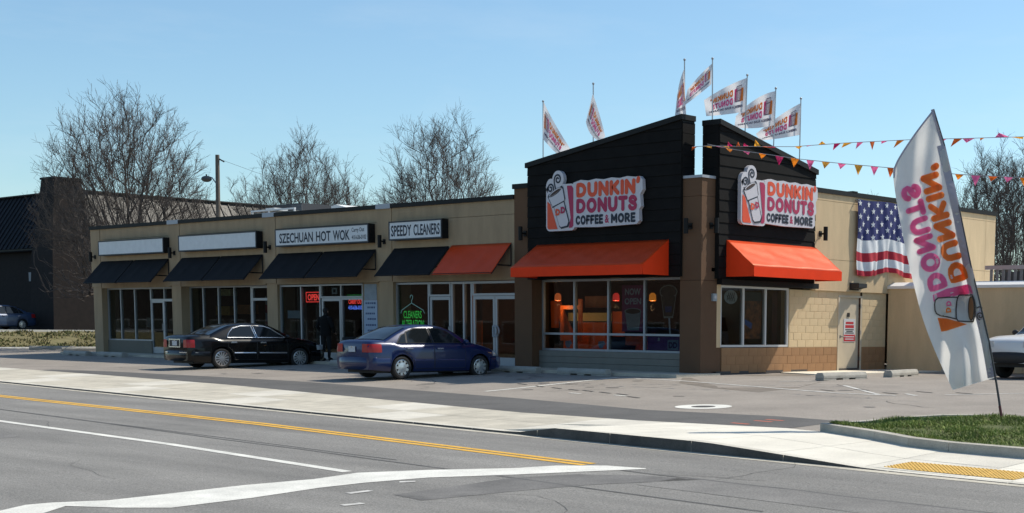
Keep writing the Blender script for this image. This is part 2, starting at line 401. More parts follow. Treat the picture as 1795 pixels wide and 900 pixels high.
# stop line, painted unevenly over the old surface
def P2(pts, dz): return [(p.x, p.y) for p in (onG(u, v, dz) for u, v in pts)]
su = P2([(-30, 903), (45, 886), (90, 882), (190, 878), (281, 868), (426, 851.6), (551, 840.6), (627, 829.6), (752, 824.6), (900, 821.6), (975, 817), (1064, 817), (1132, 822)], -.03)
sw = P2([(-20, 925), (75, 901), (115, 888), (211, 891), (300, 891), (440, 874), (560, 856), (640, 847), (752, 838), (900, 833), (990, 829), (1072, 825.5), (1133, 823)], -.03)
mb = MB()
for k in range(len(su)-1):
    q = [su[k], sw[k], sw[k+1], su[k+1]]; mb.face([(x, y, roadz(y)+.005) for x, y in q])
obj("stop_line", mb, WHT, road)
for (u0, v0, u1, v1) in ((610, 866, 650, 861), (600, 887, 636, 883), (700, 846, 728, 845)):
    strip2d("paint_scrap", P2([(u0, v0), (u1, v1)], -.03), .12, WHTOLD, road, .006, roadz)
flat("tar_patch", P2([(690, 868), (900, 838), (1010, 832), (1130, 834), (1230, 842), (1040, 850), (900, 862), (800, 872), (740, 878)], -.03), mat("tar_patch", (.15, .142, .133), .9, var=.3, scale=1.2, speck=.35), road, .003, roadz)
# darker resurfaced strip of the lot along the pavement
mb = MB()
sx = [-40+1.5*i for i in range(35)]
def stripback(x):
    P = [(-60, -5), (-21.5, -7.9), (-17.8, -7.35), (-11, -7.3), (-7.3, -7.35), (2, -8.5), (6.5, -9.3), (9.8, -9.05), (11.2, -9.3), (20, -9.9)]
    for (a, b), (c, d) in zip(P, P[1:]):
        if a <= x <= c: return b+(d-b)*(x-a)/(c-a)
for a, b in zip(sx, sx[1:]):
    if b > 11.6 or a < -21.5: continue
    q = [(a, backy(a)-.2), (b, backy(b)-.2), (b, stripback(b)), (a, stripback(a))]
    mb.face([(x, y, lotz(y)+.004) for x, y in q])
obj("resurfaced_strip", mb, STRIPM, lot)
CRK = mat("crack_dark", (.085, .08, .075), .9); SEAM = mat("seam_tar", (.10, .096, .09), .85, var=.3, scale=3, speck=.3)
rc = random.Random(12)
def crack(par, x, y, ang, L, wd, m, zf, dz):
    pts = [(x, y)]
    for _ in range(int(L/.25)):
        ang += rc.gauss(0, .28); x += .25*math.cos(ang); y += .25*math.sin(ang); pts.append((x, y))
    strip2d("crack", pts, wd, m, par, dz, zf)
for k in range(16): crack(road, rc.uniform(-12, 16), rc.uniform(-22, -15.5), rc.choice((-.08, 3.0, 1.5)), rc.uniform(1, 4.5), rc.uniform(.006, .013), CRK, roadz, .004)
for k in range(20): crack(lot, rc.uniform(-18, 12), rc.uniform(-8, 2), rc.uniform(0, 6.28), rc.uniform(1, 5), rc.uniform(.008, .02), CRK, lotz, .005)
for a_, b_, wd in (((-40, -13.2), (16, -18.0), .05), ((-30, -14.4), (9, -17.2), .035), ((12.4, -16.3), (30, -17.6), .05)): strip2d("seam", [(a_[0]+(b_[0]-a_[0])*t/24, a_[1]+(b_[1]-a_[1])*t/24+rc.gauss(0, .02)) for t in range(25)], wd, SEAM, road, .0035, roadz)
for x0, y0, w_, h_ in ((-6, -19.2, 7, 1.1), (13.5, -17.2, 4.5, .9)): flat("patch", [(x0, y0), (x0+w_, y0-.085*w_), (x0+w_, y0-.085*w_+h_), (x0, y0+h_)], mat("road_patch", (.185, .175, .162), .9, var=.25, scale=.8, speck=.45), road, .003, roadz)
flat("patch", P2([(1190, 672), (1196, 663), (1290, 659), (1400, 655.5), (1432, 660), (1440, 670), (1400, 680), (1330, 688), (1250, 681)], 0), mat("damp_asphalt", (.19, .16, .13), .8, var=.3, scale=1.3, speck=.35), lot, .003, lotz)
for k in range(26):
    x, y = rc.uniform(-16, 10), rc.uniform(-6.5, -2.0); r = rc.uniform(.06, .22)
    flat("oil_stain", [(x+r*rc.uniform(.7, 1.2)*math.cos(q*.7), y+r*rc.uniform(.6, 1.1)*math.sin(q*.7)) for q in range(9)], mat("oil", (.12, .108, .095), .7, var=.3, scale=6), lot, .0035, lotz)
# pavement of concrete slabs and the kerb stones
walk = tag(bpy.data.objects.new("sidewalk", None), kind='structure'); COL.objects.link(walk)
kerb = tag(bpy.data.objects.new("kerb", None), kind='structure'); COL.objects.link(kerb)
def wz(x, t):                                                           # t: 0 kerb side .. 1 lot side
    yk, yb = kerby(x), backy(x); y = yk+(yb-yk)*t
    zf = roadz(yk)+kh(x); zb = lotz(yb)+.012
    return Vector((x, y, zf+(zb-zf)*t))
x = -46.0; k = 0
while x < 34:
    st = 1.52; g = .008
    for t0, t1 in ((.06, .5), (.505, 1.0)):
        a, b = x+g, x+st-g
        m_ = MB()
        n = 2
        for q in range(n):
            c0, c1 = a+(b-a)*q/n, a+(b-a)*(q+1)/n
            top = [wz(c0, t0), wz(c1, t0), wz(c1, t1), wz(c0, t1)]
            m_.face(top)
        p = [wz(a, t0), wz(b, t0), wz(b, t1), wz(a, t1)]; d = Vector((0, 0, -.1))
        for i in range(4): m_.face([p[i], p[(i+1) % 4], p[(i+1) % 4]+d, p[i]+d])
        obj("slab", m_, (CONC if (k*7+int(t0*10)) % 5 else CONC3) if x > 6.6 else (CONC2 if (k*5+int(t0*10)) % 4 else CONC3), walk, fix=False)
    k += 1; x += st
mb = MB()
for a in range(-46, 34, 2): mb.face([wz(a, .0)+Vector((0, 0, -.03)), wz(a+2, 0)+Vector((0, 0, -.03)), wz(a+2, 1)+Vector((0, 0, -.03)), wz(a, 1)+Vector((0, 0, -.03))])
obj("joint_bed", mb, mat("joint_dark", (.12, .11, .1), .95), walk)
x = -46.0
while x < 34:
    st = 1.75; n = 4; m_ = MB()
    for q in range(n):
        c0, c1 = x+.006+(st-.012)*q/n, x+.006+(st-.012)*(q+1)/n
        f0 = Vector((c0, kerby(c0), 0)); f1 = Vector((c1, kerby(c1), 0))
        A0 = wz(c0, 0); A1 = wz(c1, 0); B0 = wz(c0, .06); B1 = wz(c1, .06)
        lo0 = Vector((c0, kerby(c0)-.012, roadz(kerby(c0))-.05)); lo1 = Vector((c1, kerby(c1)-.012, roadz(kerby(c1))-.05))
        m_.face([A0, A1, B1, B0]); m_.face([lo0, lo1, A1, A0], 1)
    c0, c1 = x+.006, x+st-.006
    for c in (c0, c1):
        m_.face([wz(c, 0), wz(c, .06), wz(c, .06)-Vector((0, 0, .1)), Vector((c, kerby(c)-.012, roadz(kerby(c))-.05))])
    obj("kerb_stone", m_, [CONC3, KERBSHADE], kerb)
    x += st
# pale gutter pan at the foot of the kerb
mb = MB()
for a in range(-46, 34, 2):
    q = [(a, kerby(a)-.18), (a+2, kerby(a+2)-.18), (a+2, kerby(a+2)+.02), (a, kerby(a)+.02)]
    mb.face([(x, y, roadz(y)+.004) for x, y in q])
obj("gutter_pan", mb, CONC2, road)
# tactile pad with raised domes
pad = tag(bpy.data.objects.new("tactile_paving", None), 'orange yellow tactile warning strip with raised domes in the ramp', 'tactile paving'); COL.objects.link(pad)
p0, p1 = Vector((15.0, kerby(15)+.22)), Vector((16.95, kerby(16.95)+.22))
ax_ = (p1-p0); ay_ = Vector((-ax_.y, ax_.x)).normalized()*.62
def padp(u, v):
    q = p0+ax_*u+ay_*v; yk, yb = kerby(q.x), backy(q.x); t = (q.y-yk)/(yb-yk); z = wz(q.x, t).z
    return Vector((q.x, q.y, z+.006))
obj("mat", MB().grid(padp, 8, 4), TACT, pad)
mb = MB()
for i in range(32):
    for j in range(10):
        c = padp((i+.5)/32, (j+.5)/10); r = .02
        ring = [(r, 0), (r*.6, .008), (0.001, .009)]
        mb.lathe(ring, 6, c)
tag(obj("domes", mb, TACT, pad), kind='stuff')
# lot markings
def lline(name, pts, wd, m=WHTOLD): strip2d(name, pts, wd, m, lot, .006, lotz)
lline("bay_line", [(-.25, -7.4), (-.38, -6.41), (-1.33, -1.8)], .12, WHT)
lline("bay_line", [(-1.2, -1.85), (1.2, -2.1), (7.1, -3.72), (8.5, -3.66)], .11)
lline("bay_line", [(5.66, -1.48), (8.13, -3.7)], .1)
lline("bay_line", [(8.4, -3.1), (8.9, -3.5)], .1)
lline("bay_line", [(9.3, -3.0), (10.0, -2.2), (12, -.2)], .1)
lline("bay_line", [(4.15, -.48), (3.4, -1.0)], .1)
for (u, v) in ((915, 674), (945, 678), (975, 681), (1005, 684), (1030, 686), (1060, 689), (1090, 692), (1110, 697), (1450, 685), (1510, 684), (1560, 690), (1620, 688), (1690, 690)):
    p = onG(u, v); lline("crack_seal", [(p.x-.25, p.y+.1), (p.x+.25, p.y-.08)], .08, mat("crack_tar", (.03, .03, .03), .8))
for (u, v) in ((1010, 690), (1240, 747), (1300, 743), (1340, 739), (1360, 737), (1090, 694)):
    p = onG(u, v); lline("utility_mark", [(p.x-.22, p.y), (p.x+.2, p.y-.05)], .09, mat("red_utility_paint", (.45, .12, .07), .9) if v > 700 else WHT)
# painted ring round a manhole
p = onG(1233, 713.5); mb = MB(); N = 32
for k in range(N):
    a, b = 2*math.pi*k/N, 2*math.pi*(k+1)/N
    mb.face([(p.x+r*math.cos(t)*1.0, p.y+r*math.sin(t), lotz(p.y+r*math.sin(t))+.006) for r, t in ((.56, a), (.56, b), (.24, b), (.24, a))])
obj("painted_ring", mb, WHT, lot)
mb = MB(); mb.face([(p.x+.24*math.cos(2*math.pi*k/24), p.y+.24*math.sin(2*math.pi*k/24), lotz(p.y+.24*math.sin(2*math.pi*k/24))+.007) for k in range(24)])
obj("manhole_cover", mb, mat("iron", (.06, .055, .05), .7), lot)
# front walks of the shops
frontwalk = box("front_walk", CONC2, None, -33.2, .25, -1.25, .55, -.4, .02); frontwalk['kind'] = 'structure'
sidewalk2 = obj("side_walk", MB().prism([(.25, 3.4, .0), (1.7, 3.0, .0), (2.2, 9.06, 0), (.0, 9.06, 0), (0, 3.6, 0)], (0, 0, -.3)), mat("new_concrete", (.74, .68, .56), .9, var=.08, scale=1), None); sidewalk2['kind'] = 'structure'

# ---------------------------------------------------------------- grass island
isl = [(11.75, -11.0), (12.0, -10.3), (12.2, -9.2), (12.5, -8.55), (13.1, -8.2), (15, -8.1), (34, -8.4), (34, -13.1), (16.2, -12.55), (14.9, -12.4), (14.1, -12.15), (13.2, -11.65), (12.4, -11.3)]
def islz(x, y): return lotz(y)+.13
island = tag(bpy.data.objects.new("grass_island", None), kind='structure'); COL.objects.link(island)
cx = sum(p[0] for p in isl)/len(isl); cy = sum(p[1] for p in isl)/len(isl)
n = len(isl)
def inset(p, d):
    i = isl.index(p); a = Vector(isl[i-1]); b = Vector(isl[(i+1) % n]); t = (b-a).normalized(); q = Vector((-t.y, t.x))
    # clockwise outline: inside lies on the right-hand or left-hand side, decided by centroid of the near part
    c = Vector((18, -10.4))-Vector(p)
    if q.dot(c) < 0: q = -q
    return Vector(p)+q*d
for i in range(n):
    a, b = isl[i], isl[(i+1) % n]; ai, bi = inset(a, .15), inset(b, .15)
    nseg = max(1, int((Vector(b)-Vector(a)).length/1.8))
    for s_ in range(nseg):
        f0, f1 = s_/nseg, (s_+1)/nseg; e = .004
        A0 = Vector(a).lerp(Vector(b), f0+e); A1 = Vector(a).lerp(Vector(b), f1-e); B0 = ai.lerp(bi, f0+e); B1 = ai.lerp(bi, f1-e)
        m_ = MB(); zt = lambda q: lotz(q.y)+.14; zl = lambda q: lotz(q.y)-.15
        T = [Vector((q.x, q.y, zt(q))) for q in (A0, A1, B1, B0)]; Bm = [Vector((q.x, q.y, zl(q))) for q in (A0, A1, B1, B0)]
        m_.face(T); [m_.face([T[k], T[(k+1) % 4], Bm[(k+1) % 4], Bm[k]]) for k in range(4)]
        obj("kerb_stone", m_, mat("island_kerb", (.42, .39, .33), .9, var=.2, scale=2, speck=.15, bump=.3), island)
obj("soil", MB().face([(q.x, q.y, islz(q.x, q.y)-.02) for q in (inset(p, .13) for p in isl)]), SOILM, island)
def inpoly(x, y, poly):
    c = False; j = len(poly)-1
    for i in range(len(poly)):
        if (poly[i][1] > y) != (poly[j][1] > y) and x < (poly[j][0]-poly[i][0])*(y-poly[i][1])/(poly[j][1]-poly[i][1])+poly[i][0]: c = not c
        j = i
    return c
ip = [tuple(inset(p, .14)) for p in isl]
G1 = mat("grass_green", (.20, .25, .045), .75, var=.35, scale=1.5); G2 = mat("grass_dark", (.11, .16, .025), .75, var=.35, scale=1.5); G3 = mat("grass_straw", (.2, .17, .07), .8)
mb = MB(); cnt = 0
while cnt < 42000:
    x, y = 11.7+random.random()**1.6*9.5, -13.2+5.2*random.random()
    if not inpoly(x, y, ip): continue
    cnt += 1; h = random.uniform(.025, .06)*(1+.4*math.sin(x*5)*math.sin(y*4))*(1.5 if random.random() < .06 else 1); a = random.random()*6.28; wd = random.uniform(.004, .009)
    lx, ly = random.gauss(0, .035), random.gauss(0, .035); z = islz(x, y)-.02+.035*math.sin(x*2.1+y)*math.sin(y*2.7)
    c, s_ = math.cos(a)*wd, math.sin(a)*wd; r = random.random(); mi = 0 if r < .6 else 1 if r < .92 else 2
    mb.face([(x-c, y-s_, z), (x+c, y+s_, z), (x+c*.7+lx*.5, y+s_*.7+ly*.5, z+h*.6), (x-c*.7+lx*.5, y-s_*.7+ly*.5, z+h*.6)], mi)
    mb.face([(x-c*.7+lx*.5, y-s_*.7+ly*.5, z+h*.6), (x+c*.7+lx*.5, y+s_*.7+ly*.5, z+h*.6), (x+lx, y+ly, z+h)], mi)
tag(obj("grass", mb, [G1, G2, G3], None, fix=False), 'short bright green grass covering the kerbed island by the flag', 'grass', kind='stuff')

# ---------------------------------------------------------------- grass bank and upper lot on the left
def bankz(x, y):
    t = (-44.5-x)/9.5; t = max(0, min(1, t)); return -.03+.72*t*t*(3-2*t)
bank = MB().grid(lambda u, v: Vector((-44.5-9.8*u, -14+46*v, bankz(-44.5-9.8*u, 0)+.02*math.sin(9*u+23*v)*(1 if .05 < u < .95 else 0))), 16, 40)
b_ = obj("grass_bank", bank, DRYM, None, smooth=True); b_['kind'] = 'structure'
D1 = mat("dry_grass", (.16, .135, .055), .9, var=.3, scale=2); D2 = mat("dry_grass_green", (.085, .1, .025), .9, var=.3, scale=2)
mb = MB()
for k in range(9000):
    x, y = -44.7-9.3*random.random(), -6+26*random.random(); z = bankz(x, y)
    if math.sin(x*1.7+math.sin(y*.9)*2)*math.sin(y*1.3+x*.4) < -.35: continue
    h = random.uniform(.05, .16); a = random.random()*6.28; c, s_ = math.cos(a)*.05, math.sin(a)*.05
    mb.face([(x-c, y-s_, z), (x+c, y+s_, z), (x+random.gauss(0, .06), y+random.gauss(0, .06), z+h)], 0 if random.random() < .62 else 1)
tag(obj("bank_grass", mb, [D1, D2], None, fix=False), 'patchy olive and straw winter turf on the low bank at left', 'grass', kind='stuff')
uk = obj("upper_kerb", MB().box(-54.3, -53.9, -14, 32, .3, .80), mat("pale_kerb", (.6, .58, .54), .9, var=.08), None); uk['kind'] = 'structure'
lk = obj("lower_kerb", MB().box(-44.6, -43.4, -14, 32, -.3, .02), mat("pale_kerb", (.6, .58, .54)), None); lk['kind'] = 'structure'
ul = obj("upper_lot", MB().face([(-54.3, -30, .76), (-54.3, 80, .76), (-160, 80, .76), (-160, -30, .76)]), mat("upper_asphalt", (.07, .07, .07), .95, var=.2), None); ul['kind'] = 'structure'

# ================================================================== THE SHOP BUILDING (corner unit at the origin, shops along -x, side wall along +y)
B = thing("shop_building", "long single storey row of shops with tan walls and a black gabled corner unit", "building", (0, 0, 0))
ZC = 4.99
bays = [(-32.05, -26.74), (-25.97, -20.33), (-19.64, -13.85), (-13.12, -7.29)]
piers = [(-32.79, -32.05, -32.74, -32.07), (-26.74, -25.97, -26.65, -25.99), (-20.33, -19.64, -20.25, -19.62), (-13.85, -13.12, -13.8, -13.1)]
for a, b in bays:                                                        # upper wall in stucco panels with recessed joints
    box("wall_panel", TAN_SHADE, B, a+.012, b-.012, .02, .3, 2.62, 4.55)
    box("wall_panel", TAN_SHADE, B, a+.012, b-.012, .02, .3, 4.562, ZC)
    box("parapet_cap", BLKM, B, a, b, -.05, .32, ZC, 5.12)
for a, b, c, d in piers:
    box("pier", TAN_SHADE, B, a, b, 0, .55, 2.66, ZC)
    box("pier", TAN_SHADE, B, c, d, .02, .75, 0, 2.657)
    box("cap_flashing" if a > -32 else "parapet_cap", CAPL if a > -32 else BLKM, B, a-.01, b+.01, -.055, .34, ZC-.01 if a > -32 else ZC, 5.135 if a > -32 else 5.12)
box("backing_wall", MORT, B, -32.7, -.8, .3, .42, 2.63, 4.98)
box("roof", mat("roof_membrane", (.3, .3, .3), .9), B, -32.7, -.1, .42, 15.7, 4.55, 4.7)
box("end_wall", TAN_SHADE, B, -32.79, -32.5, .56, 15.8, 0, ZC)
box("rear_wall", TAN_SHADE, B, -32.5, -.3, 15.5, 15.8, 0, 5.2)
box("parapet_cap", BLKM, B, -32.84, -32.45, .34, 15.85, ZC, 5.12)
# interiors
for (a, b), hue in zip(bays[:3] + [(-13.12, -9.95), (-9.35, -.3)], range(5)):
    DARKIN = mat("interior_brown", (.075, .035, .022), .8, var=.4, scale=1.3) if hue == 4 else mat("interior_dark", (.05, .042, .036))
    box("interior_floor", DARKF, B, a-.3, b+.3, .5, 8, -.2, .06)
    box("ceiling", mat("ceiling_tile", (.2, .19, .18), .9), B, a-.3, b+.3, .43, 8, 2.75, 2.85)
    box("interior_wall", DARKIN, B, a-.3, b+.3, 7.6, 7.7, .06, 2.75)
    box("interior_wall", DARKIN, B, a-.35, a-.25, .76, 7.6, .06, 2.75)
    if hue == 4: box("interior_wall", DARKIN, B, b-.1, b, 4.2, 7.6, .06, 2.75)

def storefront(x0, x1, y, z0, z1, mull, rails=(), name="window", fm=FRAME, fw=.05, parent=B, axis='x'):
    """glazed frame in the plane y (or x=y when axis is 'y'); one pane per opening"""
    def bx(mb, a, b, c0, c1, z_0, z_1):
        return mb.box(a, b, y+c0, y+c1, z_0, z_1) if axis == 'x' else mb.box(y-c1, y-c0, a, b, z_0, z_1)
    xs = [x0]+list(mull)+[x1]; f = MB()
    bx(f, x0, x1, -.04, .06, z0, z0+fw); bx(f, x0, x1, -.04, .06, z1-fw, z1)
    for k, x in enumerate(xs):
        if k == 0: bx(f, x, x+fw, -.04, .06, z0+fw, z1-fw)
        elif k == len(xs)-1: bx(f, x-fw, x, -.04, .06, z0+fw, z1-fw)
        else: bx(f, x-fw/2, x+fw/2, -.042, .062, z0+fw, z1-fw)
    for r in rails: bx(f, x0+fw, x1-fw, -.038, .058, r-fw/2, r+fw/2)
    fr = obj(name, f, fm, parent)
    zs = [z0]+list(rails)+[z1]
    for a, b in zip(xs, xs[1:]):
        for c, d in zip(zs, zs[1:]):
            obj("pane", bx(MB(), a+fw/2, b-fw/2, .006, .016, c+fw/2, d-fw/2), GLASS, fr)
    return fr
def glass_door(x0, x1, y, z1, hinge, parent=B, fm=FRAME, dhandle=False):
    d = thing("door", None, None); d.parent = parent
    f = MB(); st = .085
    f.box(x0, x0+st, y-.03, y+.03, .04, z1); f.box(x1-st, x1, y-.03, y+.03, .04, z1); f.box(x0+st, x1-st, y-.03, y+.03, z1-.1, z1); f.box(x0+st, x1-st, y-.03, y+.03, .04, .28)
    obj("door_frame", f, fm, d); box("pane", GLASS, d, x0+st-.01, x1-st+.01, y-.005, y+.005, .27, z1-.09)
    hx = x1-.05 if hinge == 'l' else x0+.05; h = MB()
    if dhandle:
        sgn = 1 if hinge == 'r' else -1
        h.tube([(hx, y-.07, .92), (hx, y-.07, 1.24)], .022, 6)
        h.tube([(hx, y-.07, 1.24)]+[(hx+.02+.14*math.cos(t), y-.07, 1.08+.16*math.sin(t)) for t in [math.pi/2-k*math.pi/8 for k in range(9)]]+[(hx, y-.07, .92)], .022, 6)
        h.tube([(hx, y-.07, 1.08), (hx, y-.02, 1.08)], .015, 5)
    else:
        h.tube([(hx, y-.03, .95), (hx, y-.08, .95), (hx, y-.08, 1.2), (hx, y-.03, 1.2)], .014, 6)
    obj("handle", h, CAPL if dhandle else STEEL, d, smooth=True)
    return d
r1, r2, r3, r4, rd = .29, .41, .16, .18, .45
# bay 1
box("bulkhead", BULK, B, -32.05, -28.62, r1-.08, r1+.1, 0, .52)
storefront(-32.05, -28.62, r1, .52, 2.62, (-31.0, -29.9))
storefront(-28.7, -26.74, r1+.004, 2.12, 2.62, (-27.65,))
glass_door(-28.65, -27.7, r1, 2.12, 'l')
storefront(-27.69, -26.74, r1, .05, 2.12, ())
box("head_closure", TAN_SHADE, B, -32.05, -26.74, .301, .43, 2.55, 2.63)
# bay 2
box("bulkhead", BULK, B, -25.99, -22.0, r2-.08, r2+.1, 0, .52)
storefront(-25.99, -21.8, r2, .52, 2.62, (-25.05, -24.0, -22.93))
storefront(-21.79, -20.3, r2, .05, 2.62, (), (2.12,), fw=.09)
# bay 3
box("bulkhead", BULK, B, -19.62, -17.25, r3-.08, r3+.1, 0, .40)
storefront(-19.62, -17.22, r3, .40, 2.6, (-18.36,), fw=.06)
storefront(-17.21, -14.84, r3, 2.14, 2.6, (-16.05,), fw=.05)
glass_door(-17.15, -16.07, r3, 2.13, 'r')
storefront(-16.04, -14.84, r3, .05, 2.13, (), fw=.06)
box("wall_panel", TAN_SHADE, B, -14.83, -13.8, r3-.02, r3+.2, 0, 2.61)
# bay 4
box("bulkhead", BULK, B, -13.1, -11.46, r4-.08, r4+.1, 0, .52)
storefront(-13.1, -11.44, r4, .52, 2.6, (), fw=.06)
storefront(-11.43, -10.38, r4, 2.15, 2.6, (), fw=.06)
glass_door(-11.4, -10.4, r4, 2.14, 'l')
storefront(-10.36, -9.37, r4, .05, 2.6, (-9.77,), fw=.07)
storefront(-9.36, -7.29, r4, 2.16, 2.6, (), fw=.07)
glass_door(-9.33, -8.34, r4, 2.15, 'l', dhandle=True); glass_door(-8.32, -7.33, r4, 2.15, 'r', dhandle=True)
# corner unit, front
box("pier", BROWN, B, -7.288, -6.54, 0, .7, 0, 5.28)
box("parapet_cap", BLKM, B, -7.33, -6.5, -.05, .75, 5.28, 5.42)
m_ = MB()
for k, (z0, z1) in enumerate(((0, .175), (.183, .36), (.368, .53))): box("plank", mat("bulkhead_grey", (.20, .19, .165), .85, var=.08), B, -6.54, -.74, rd-.16+.004*(k % 2), rd+.1, z0, z1)
storefront(-6.54, -.76, rd, .535, 2.61, (-5.19, -3.82, -2.42), (1.03,), fw=.06)
def panel_boards(axis, lo, hi, zb, zt0, zt1, face, core, pitch=.30, back=0.):
    """sloped black parapet panel: core prism and lapped boards. face/core: outer plane of boards/core"""
    top = lambda s: zt0+(zt1-zt0)*(s-lo)/(hi-lo)
    def pt(s, d, z): return (s, d, z) if axis == 'x' else (d, s, z)
    poly = [pt(lo, core, zb), pt(hi, core, zb), pt(hi, core, top(hi)-.02), pt(lo, core, top(lo)-.02)]
    dv = (0, back-core, 0) if axis == 'x' else (back-core, 0, 0)
    obj("parapet_wall", MB().prism(poly, dv), BLKM, B)
    z = zb
    zmax = max(zt0, zt1)
    while z < zmax-.03:
        z1 = min(z+pitch-.012, zmax)
        # clip board rectangle against the sloping top
        P = [(lo, z), (hi, z), (hi, z1), (lo, z1)]; out = []
        for i in range(4):
            a, b = P[i], P[(i+1) % 4]; da, db = top(a[0])-.01-a[1], top(b[0])-.01-b[1]
            if da >= 0: out.append(a)
            if da*db < 0: t = da/(da-db); out.append((a[0]+(b[0]-a[0])*t, a[1]+(b[1]-a[1])*t))
        if len(out) >= 3:
            m_ = MB(); q = [pt(s, face, zz) for s, zz in out]
            sl = .018 if axis == 'x' else -.018
            # lower edge stands proud, upper edge tucks back: a lapped board
            fr = []
            for s, zz in out:
                t = (zz-z)/(pitch); fr.append(pt(s, face+sl*t, zz))
            m_.face(fr); n = len(fr)
            bk = [pt(s, core, zz) for s, zz in out]
            for i in range(n): m_.face([fr[i], fr[(i+1) % n], bk[(i+1) % n], bk[i]])
            obj("board", m_, BLK, B)
        z += pitch
    # coping along the slope
    o = .05
    a0 = pt(lo-o, face-(.05 if axis == 'x' else -.05), zt0-.02); a1 = pt(hi+o, face-(.05 if axis == 'x' else -.05), zt1-.02)
    b0 = pt(lo-o, back, zt0-.02); b1 = pt(hi+o, back, zt1-.02); m_ = MB(); h = Vector((0, 0, .14))
    lo4 = [Vector(p) for p in (a0, a1, b1, b0)]
    m_.prism(lo4, h); obj("coping", m_, BLKM, B)
panel_boards('x', -6.62, -.66, 2.61, 5.86, 6.76, -.1, -.06, back=.45)
panel_boards('y', .56, 4.97, 2.56, 6.64, 5.70, .15, .11, back=-.45)
box("fascia_beam", BLKM, B, -.06, .19, .66, 5.14, 2.41, 2.555)
# return faces of the two parapets, boarded
z = 5.2
while z < 6.6:
    box("board", BLK, B, -.66, -.64, -.06, .45, z, z+.288); box("board", BLK, B, -.45, .1, .54, .56, z, z+.288); z += .3
# corner pier
for z0, z1 in ((0, 2.5), (2.51, 4.72), (4.73, 5.2)):
    box("pier", BROWN, B, -.74, 0, 0, .66, z0, z1)
box("pier", BROWN, B, -.74, -.03, .2, .9, 0, 2.41)
box("cap_flashing", CAPL, B, -.76, .03, -.03, .55, 5.2, 5.27)
# side wall, lower part in painted blocks
rnd = random.Random(3)
bl = {}
def block(y0, y1, z0, z1, m):
    k = (round(y1-y0, 3), round(z1-z0, 3), m.name)
    if k not in bl:
        a, b = y1-y0, z1-z0; mb = MB(); e = .008
        i = [( .0, e, e), (0, a-e, e), (0, a-e, b-e), (0, e, b-e)]; o_ = [(-.05, 0, 0), (-.05, a, 0), (-.05, a, b), (-.05, 0, b)]
        c = [(-.003, 0, 0), (-.003, a, 0), (-.003, a, b), (-.003, 0, b)]
        mb.face(i)
        for q in range(4): mb.face([c[q], c[(q+1) % 4], i[(q+1) % 4], i[q]]); mb.face([o_[q], o_[(q+1) % 4], c[(q+1) % 4], c[q]])
        bl[k] = mb.mesh("block", m)
    o = link("block", bl[k], B, (rnd.uniform(-.003, .004), y0, z0)); return o
def course(y0, y1, z0, z1, m, off, L=.4):
    y = y0-(L/2 if off else 0)
    while y < y1-.02:
        a, b = max(y, y0), min(y+L, y1)
        if b-a > .05: block(a+.004, b-.004, z0+.004, z1-.004, m)
        y += L
for k in range(3):
    z0 = k*.235; course(.9, 6.40, z0, z0+.235, BRNCMU, k % 2); course(7.72, 9.05, z0, z0+.235, BRNCMU, k % 2)
for k in range(8):
    z0 = .71+k*.2075; course(3.98, 6.40, z0, z0+.2075, TANCMU, k % 2); course(7.72, 9.05, z0, z0+.2075, TANCMU, k % 2)

for y0_, y1_, z1_ in ((3.96, 6.42, 2.37), (7.7, 9.06, 2.37), (.92, 3.96, .715)): box("side_wall", JNT, B, -.3, -.006, y0_, y1_, .705, z1_) if z1_ > 1 else None; box("side_wall", JNB, B, -.3, -.006, y0_, y1_, 0, .704)
box("wall_panel", TAN_SUN, B, -.25, .0, .67, .84, .71, 2.41)
storefront(.84, 3.95, -.06, .72, 2.40, (1.87, 2.88), fm=FRAMEW, fw=.06, axis='y')
# side wall, upper stucco standing proud of the blocks
ys = [4.98, 9.0, 15.12, 15.8]
for a, b in zip(ys, ys[1:]):
    box("wall_panel", TAN_SUN, B, -.25, .07, a+.006, b-.006, 2.372, 3.285); box("wall_panel", TAN_SUN, B, -.25, .07, a+.006, b-.006, 3.297, 4.985); box("wall_panel", TAN_SUN, B, -.25, .07, a+.006, b-.006, 4.997, 5.2)
box("backing_wall", MORT, B, -.3, .05, 5.0, 15.75, 2.38, 5.19)
box("wall_panel", TAN_SUN, B, -.25, 0, 6.38, 7.74, 2.26, 2.371)
box("parapet_cap", BLKM, B, -.35, .12, 4.98, 15.85, 5.2, 5.335)
for y in (6.9, 9.6, 12.2): box("cap_clip", BLKM, B, -.1, .13, y, y+.25, 5.335, 5.37)
# side door
dr = thing("door", "painted steel side door in the sunlit wall", None); dr.parent = B
DOORM = mat("door_paint", (.58, .49, .36), .6, var=.05)
box("leaf", DOORM, dr, -.1, -.05, 6.5, 7.62, .03, 2.2)
mb = MB(); mb.box(-.2, .012, 6.42, 6.5, 0, 2.26); mb.box(-.2, .012, 7.62, 7.7, 0, 2.26); mb.box(-.2, .012, 6.5, 7.62, 2.2, 2.26); obj("door_frame", mb, DOORM, dr)
h = MB(); h.tube([(-.05, 6.62, 1.02), (.05, 6.62, 1.02), (.05, 6.76, 1.02)], .018, 6); h.lathe([(.045, -.05), (.045, -.03), (0.001, -.03)], 10, (0, 6.62, 1.02), 'x'); obj("handle", h, STEEL, dr)
for z in (.35, 1.15, 1.95): box("hinge", STEEL, dr, -.05, .02, 7.6, 7.64, z-.06, z+.06)
box("viewer", DKPLAST, dr, -.06, -.03, 6.98, 7.1, 1.62, 1.74)
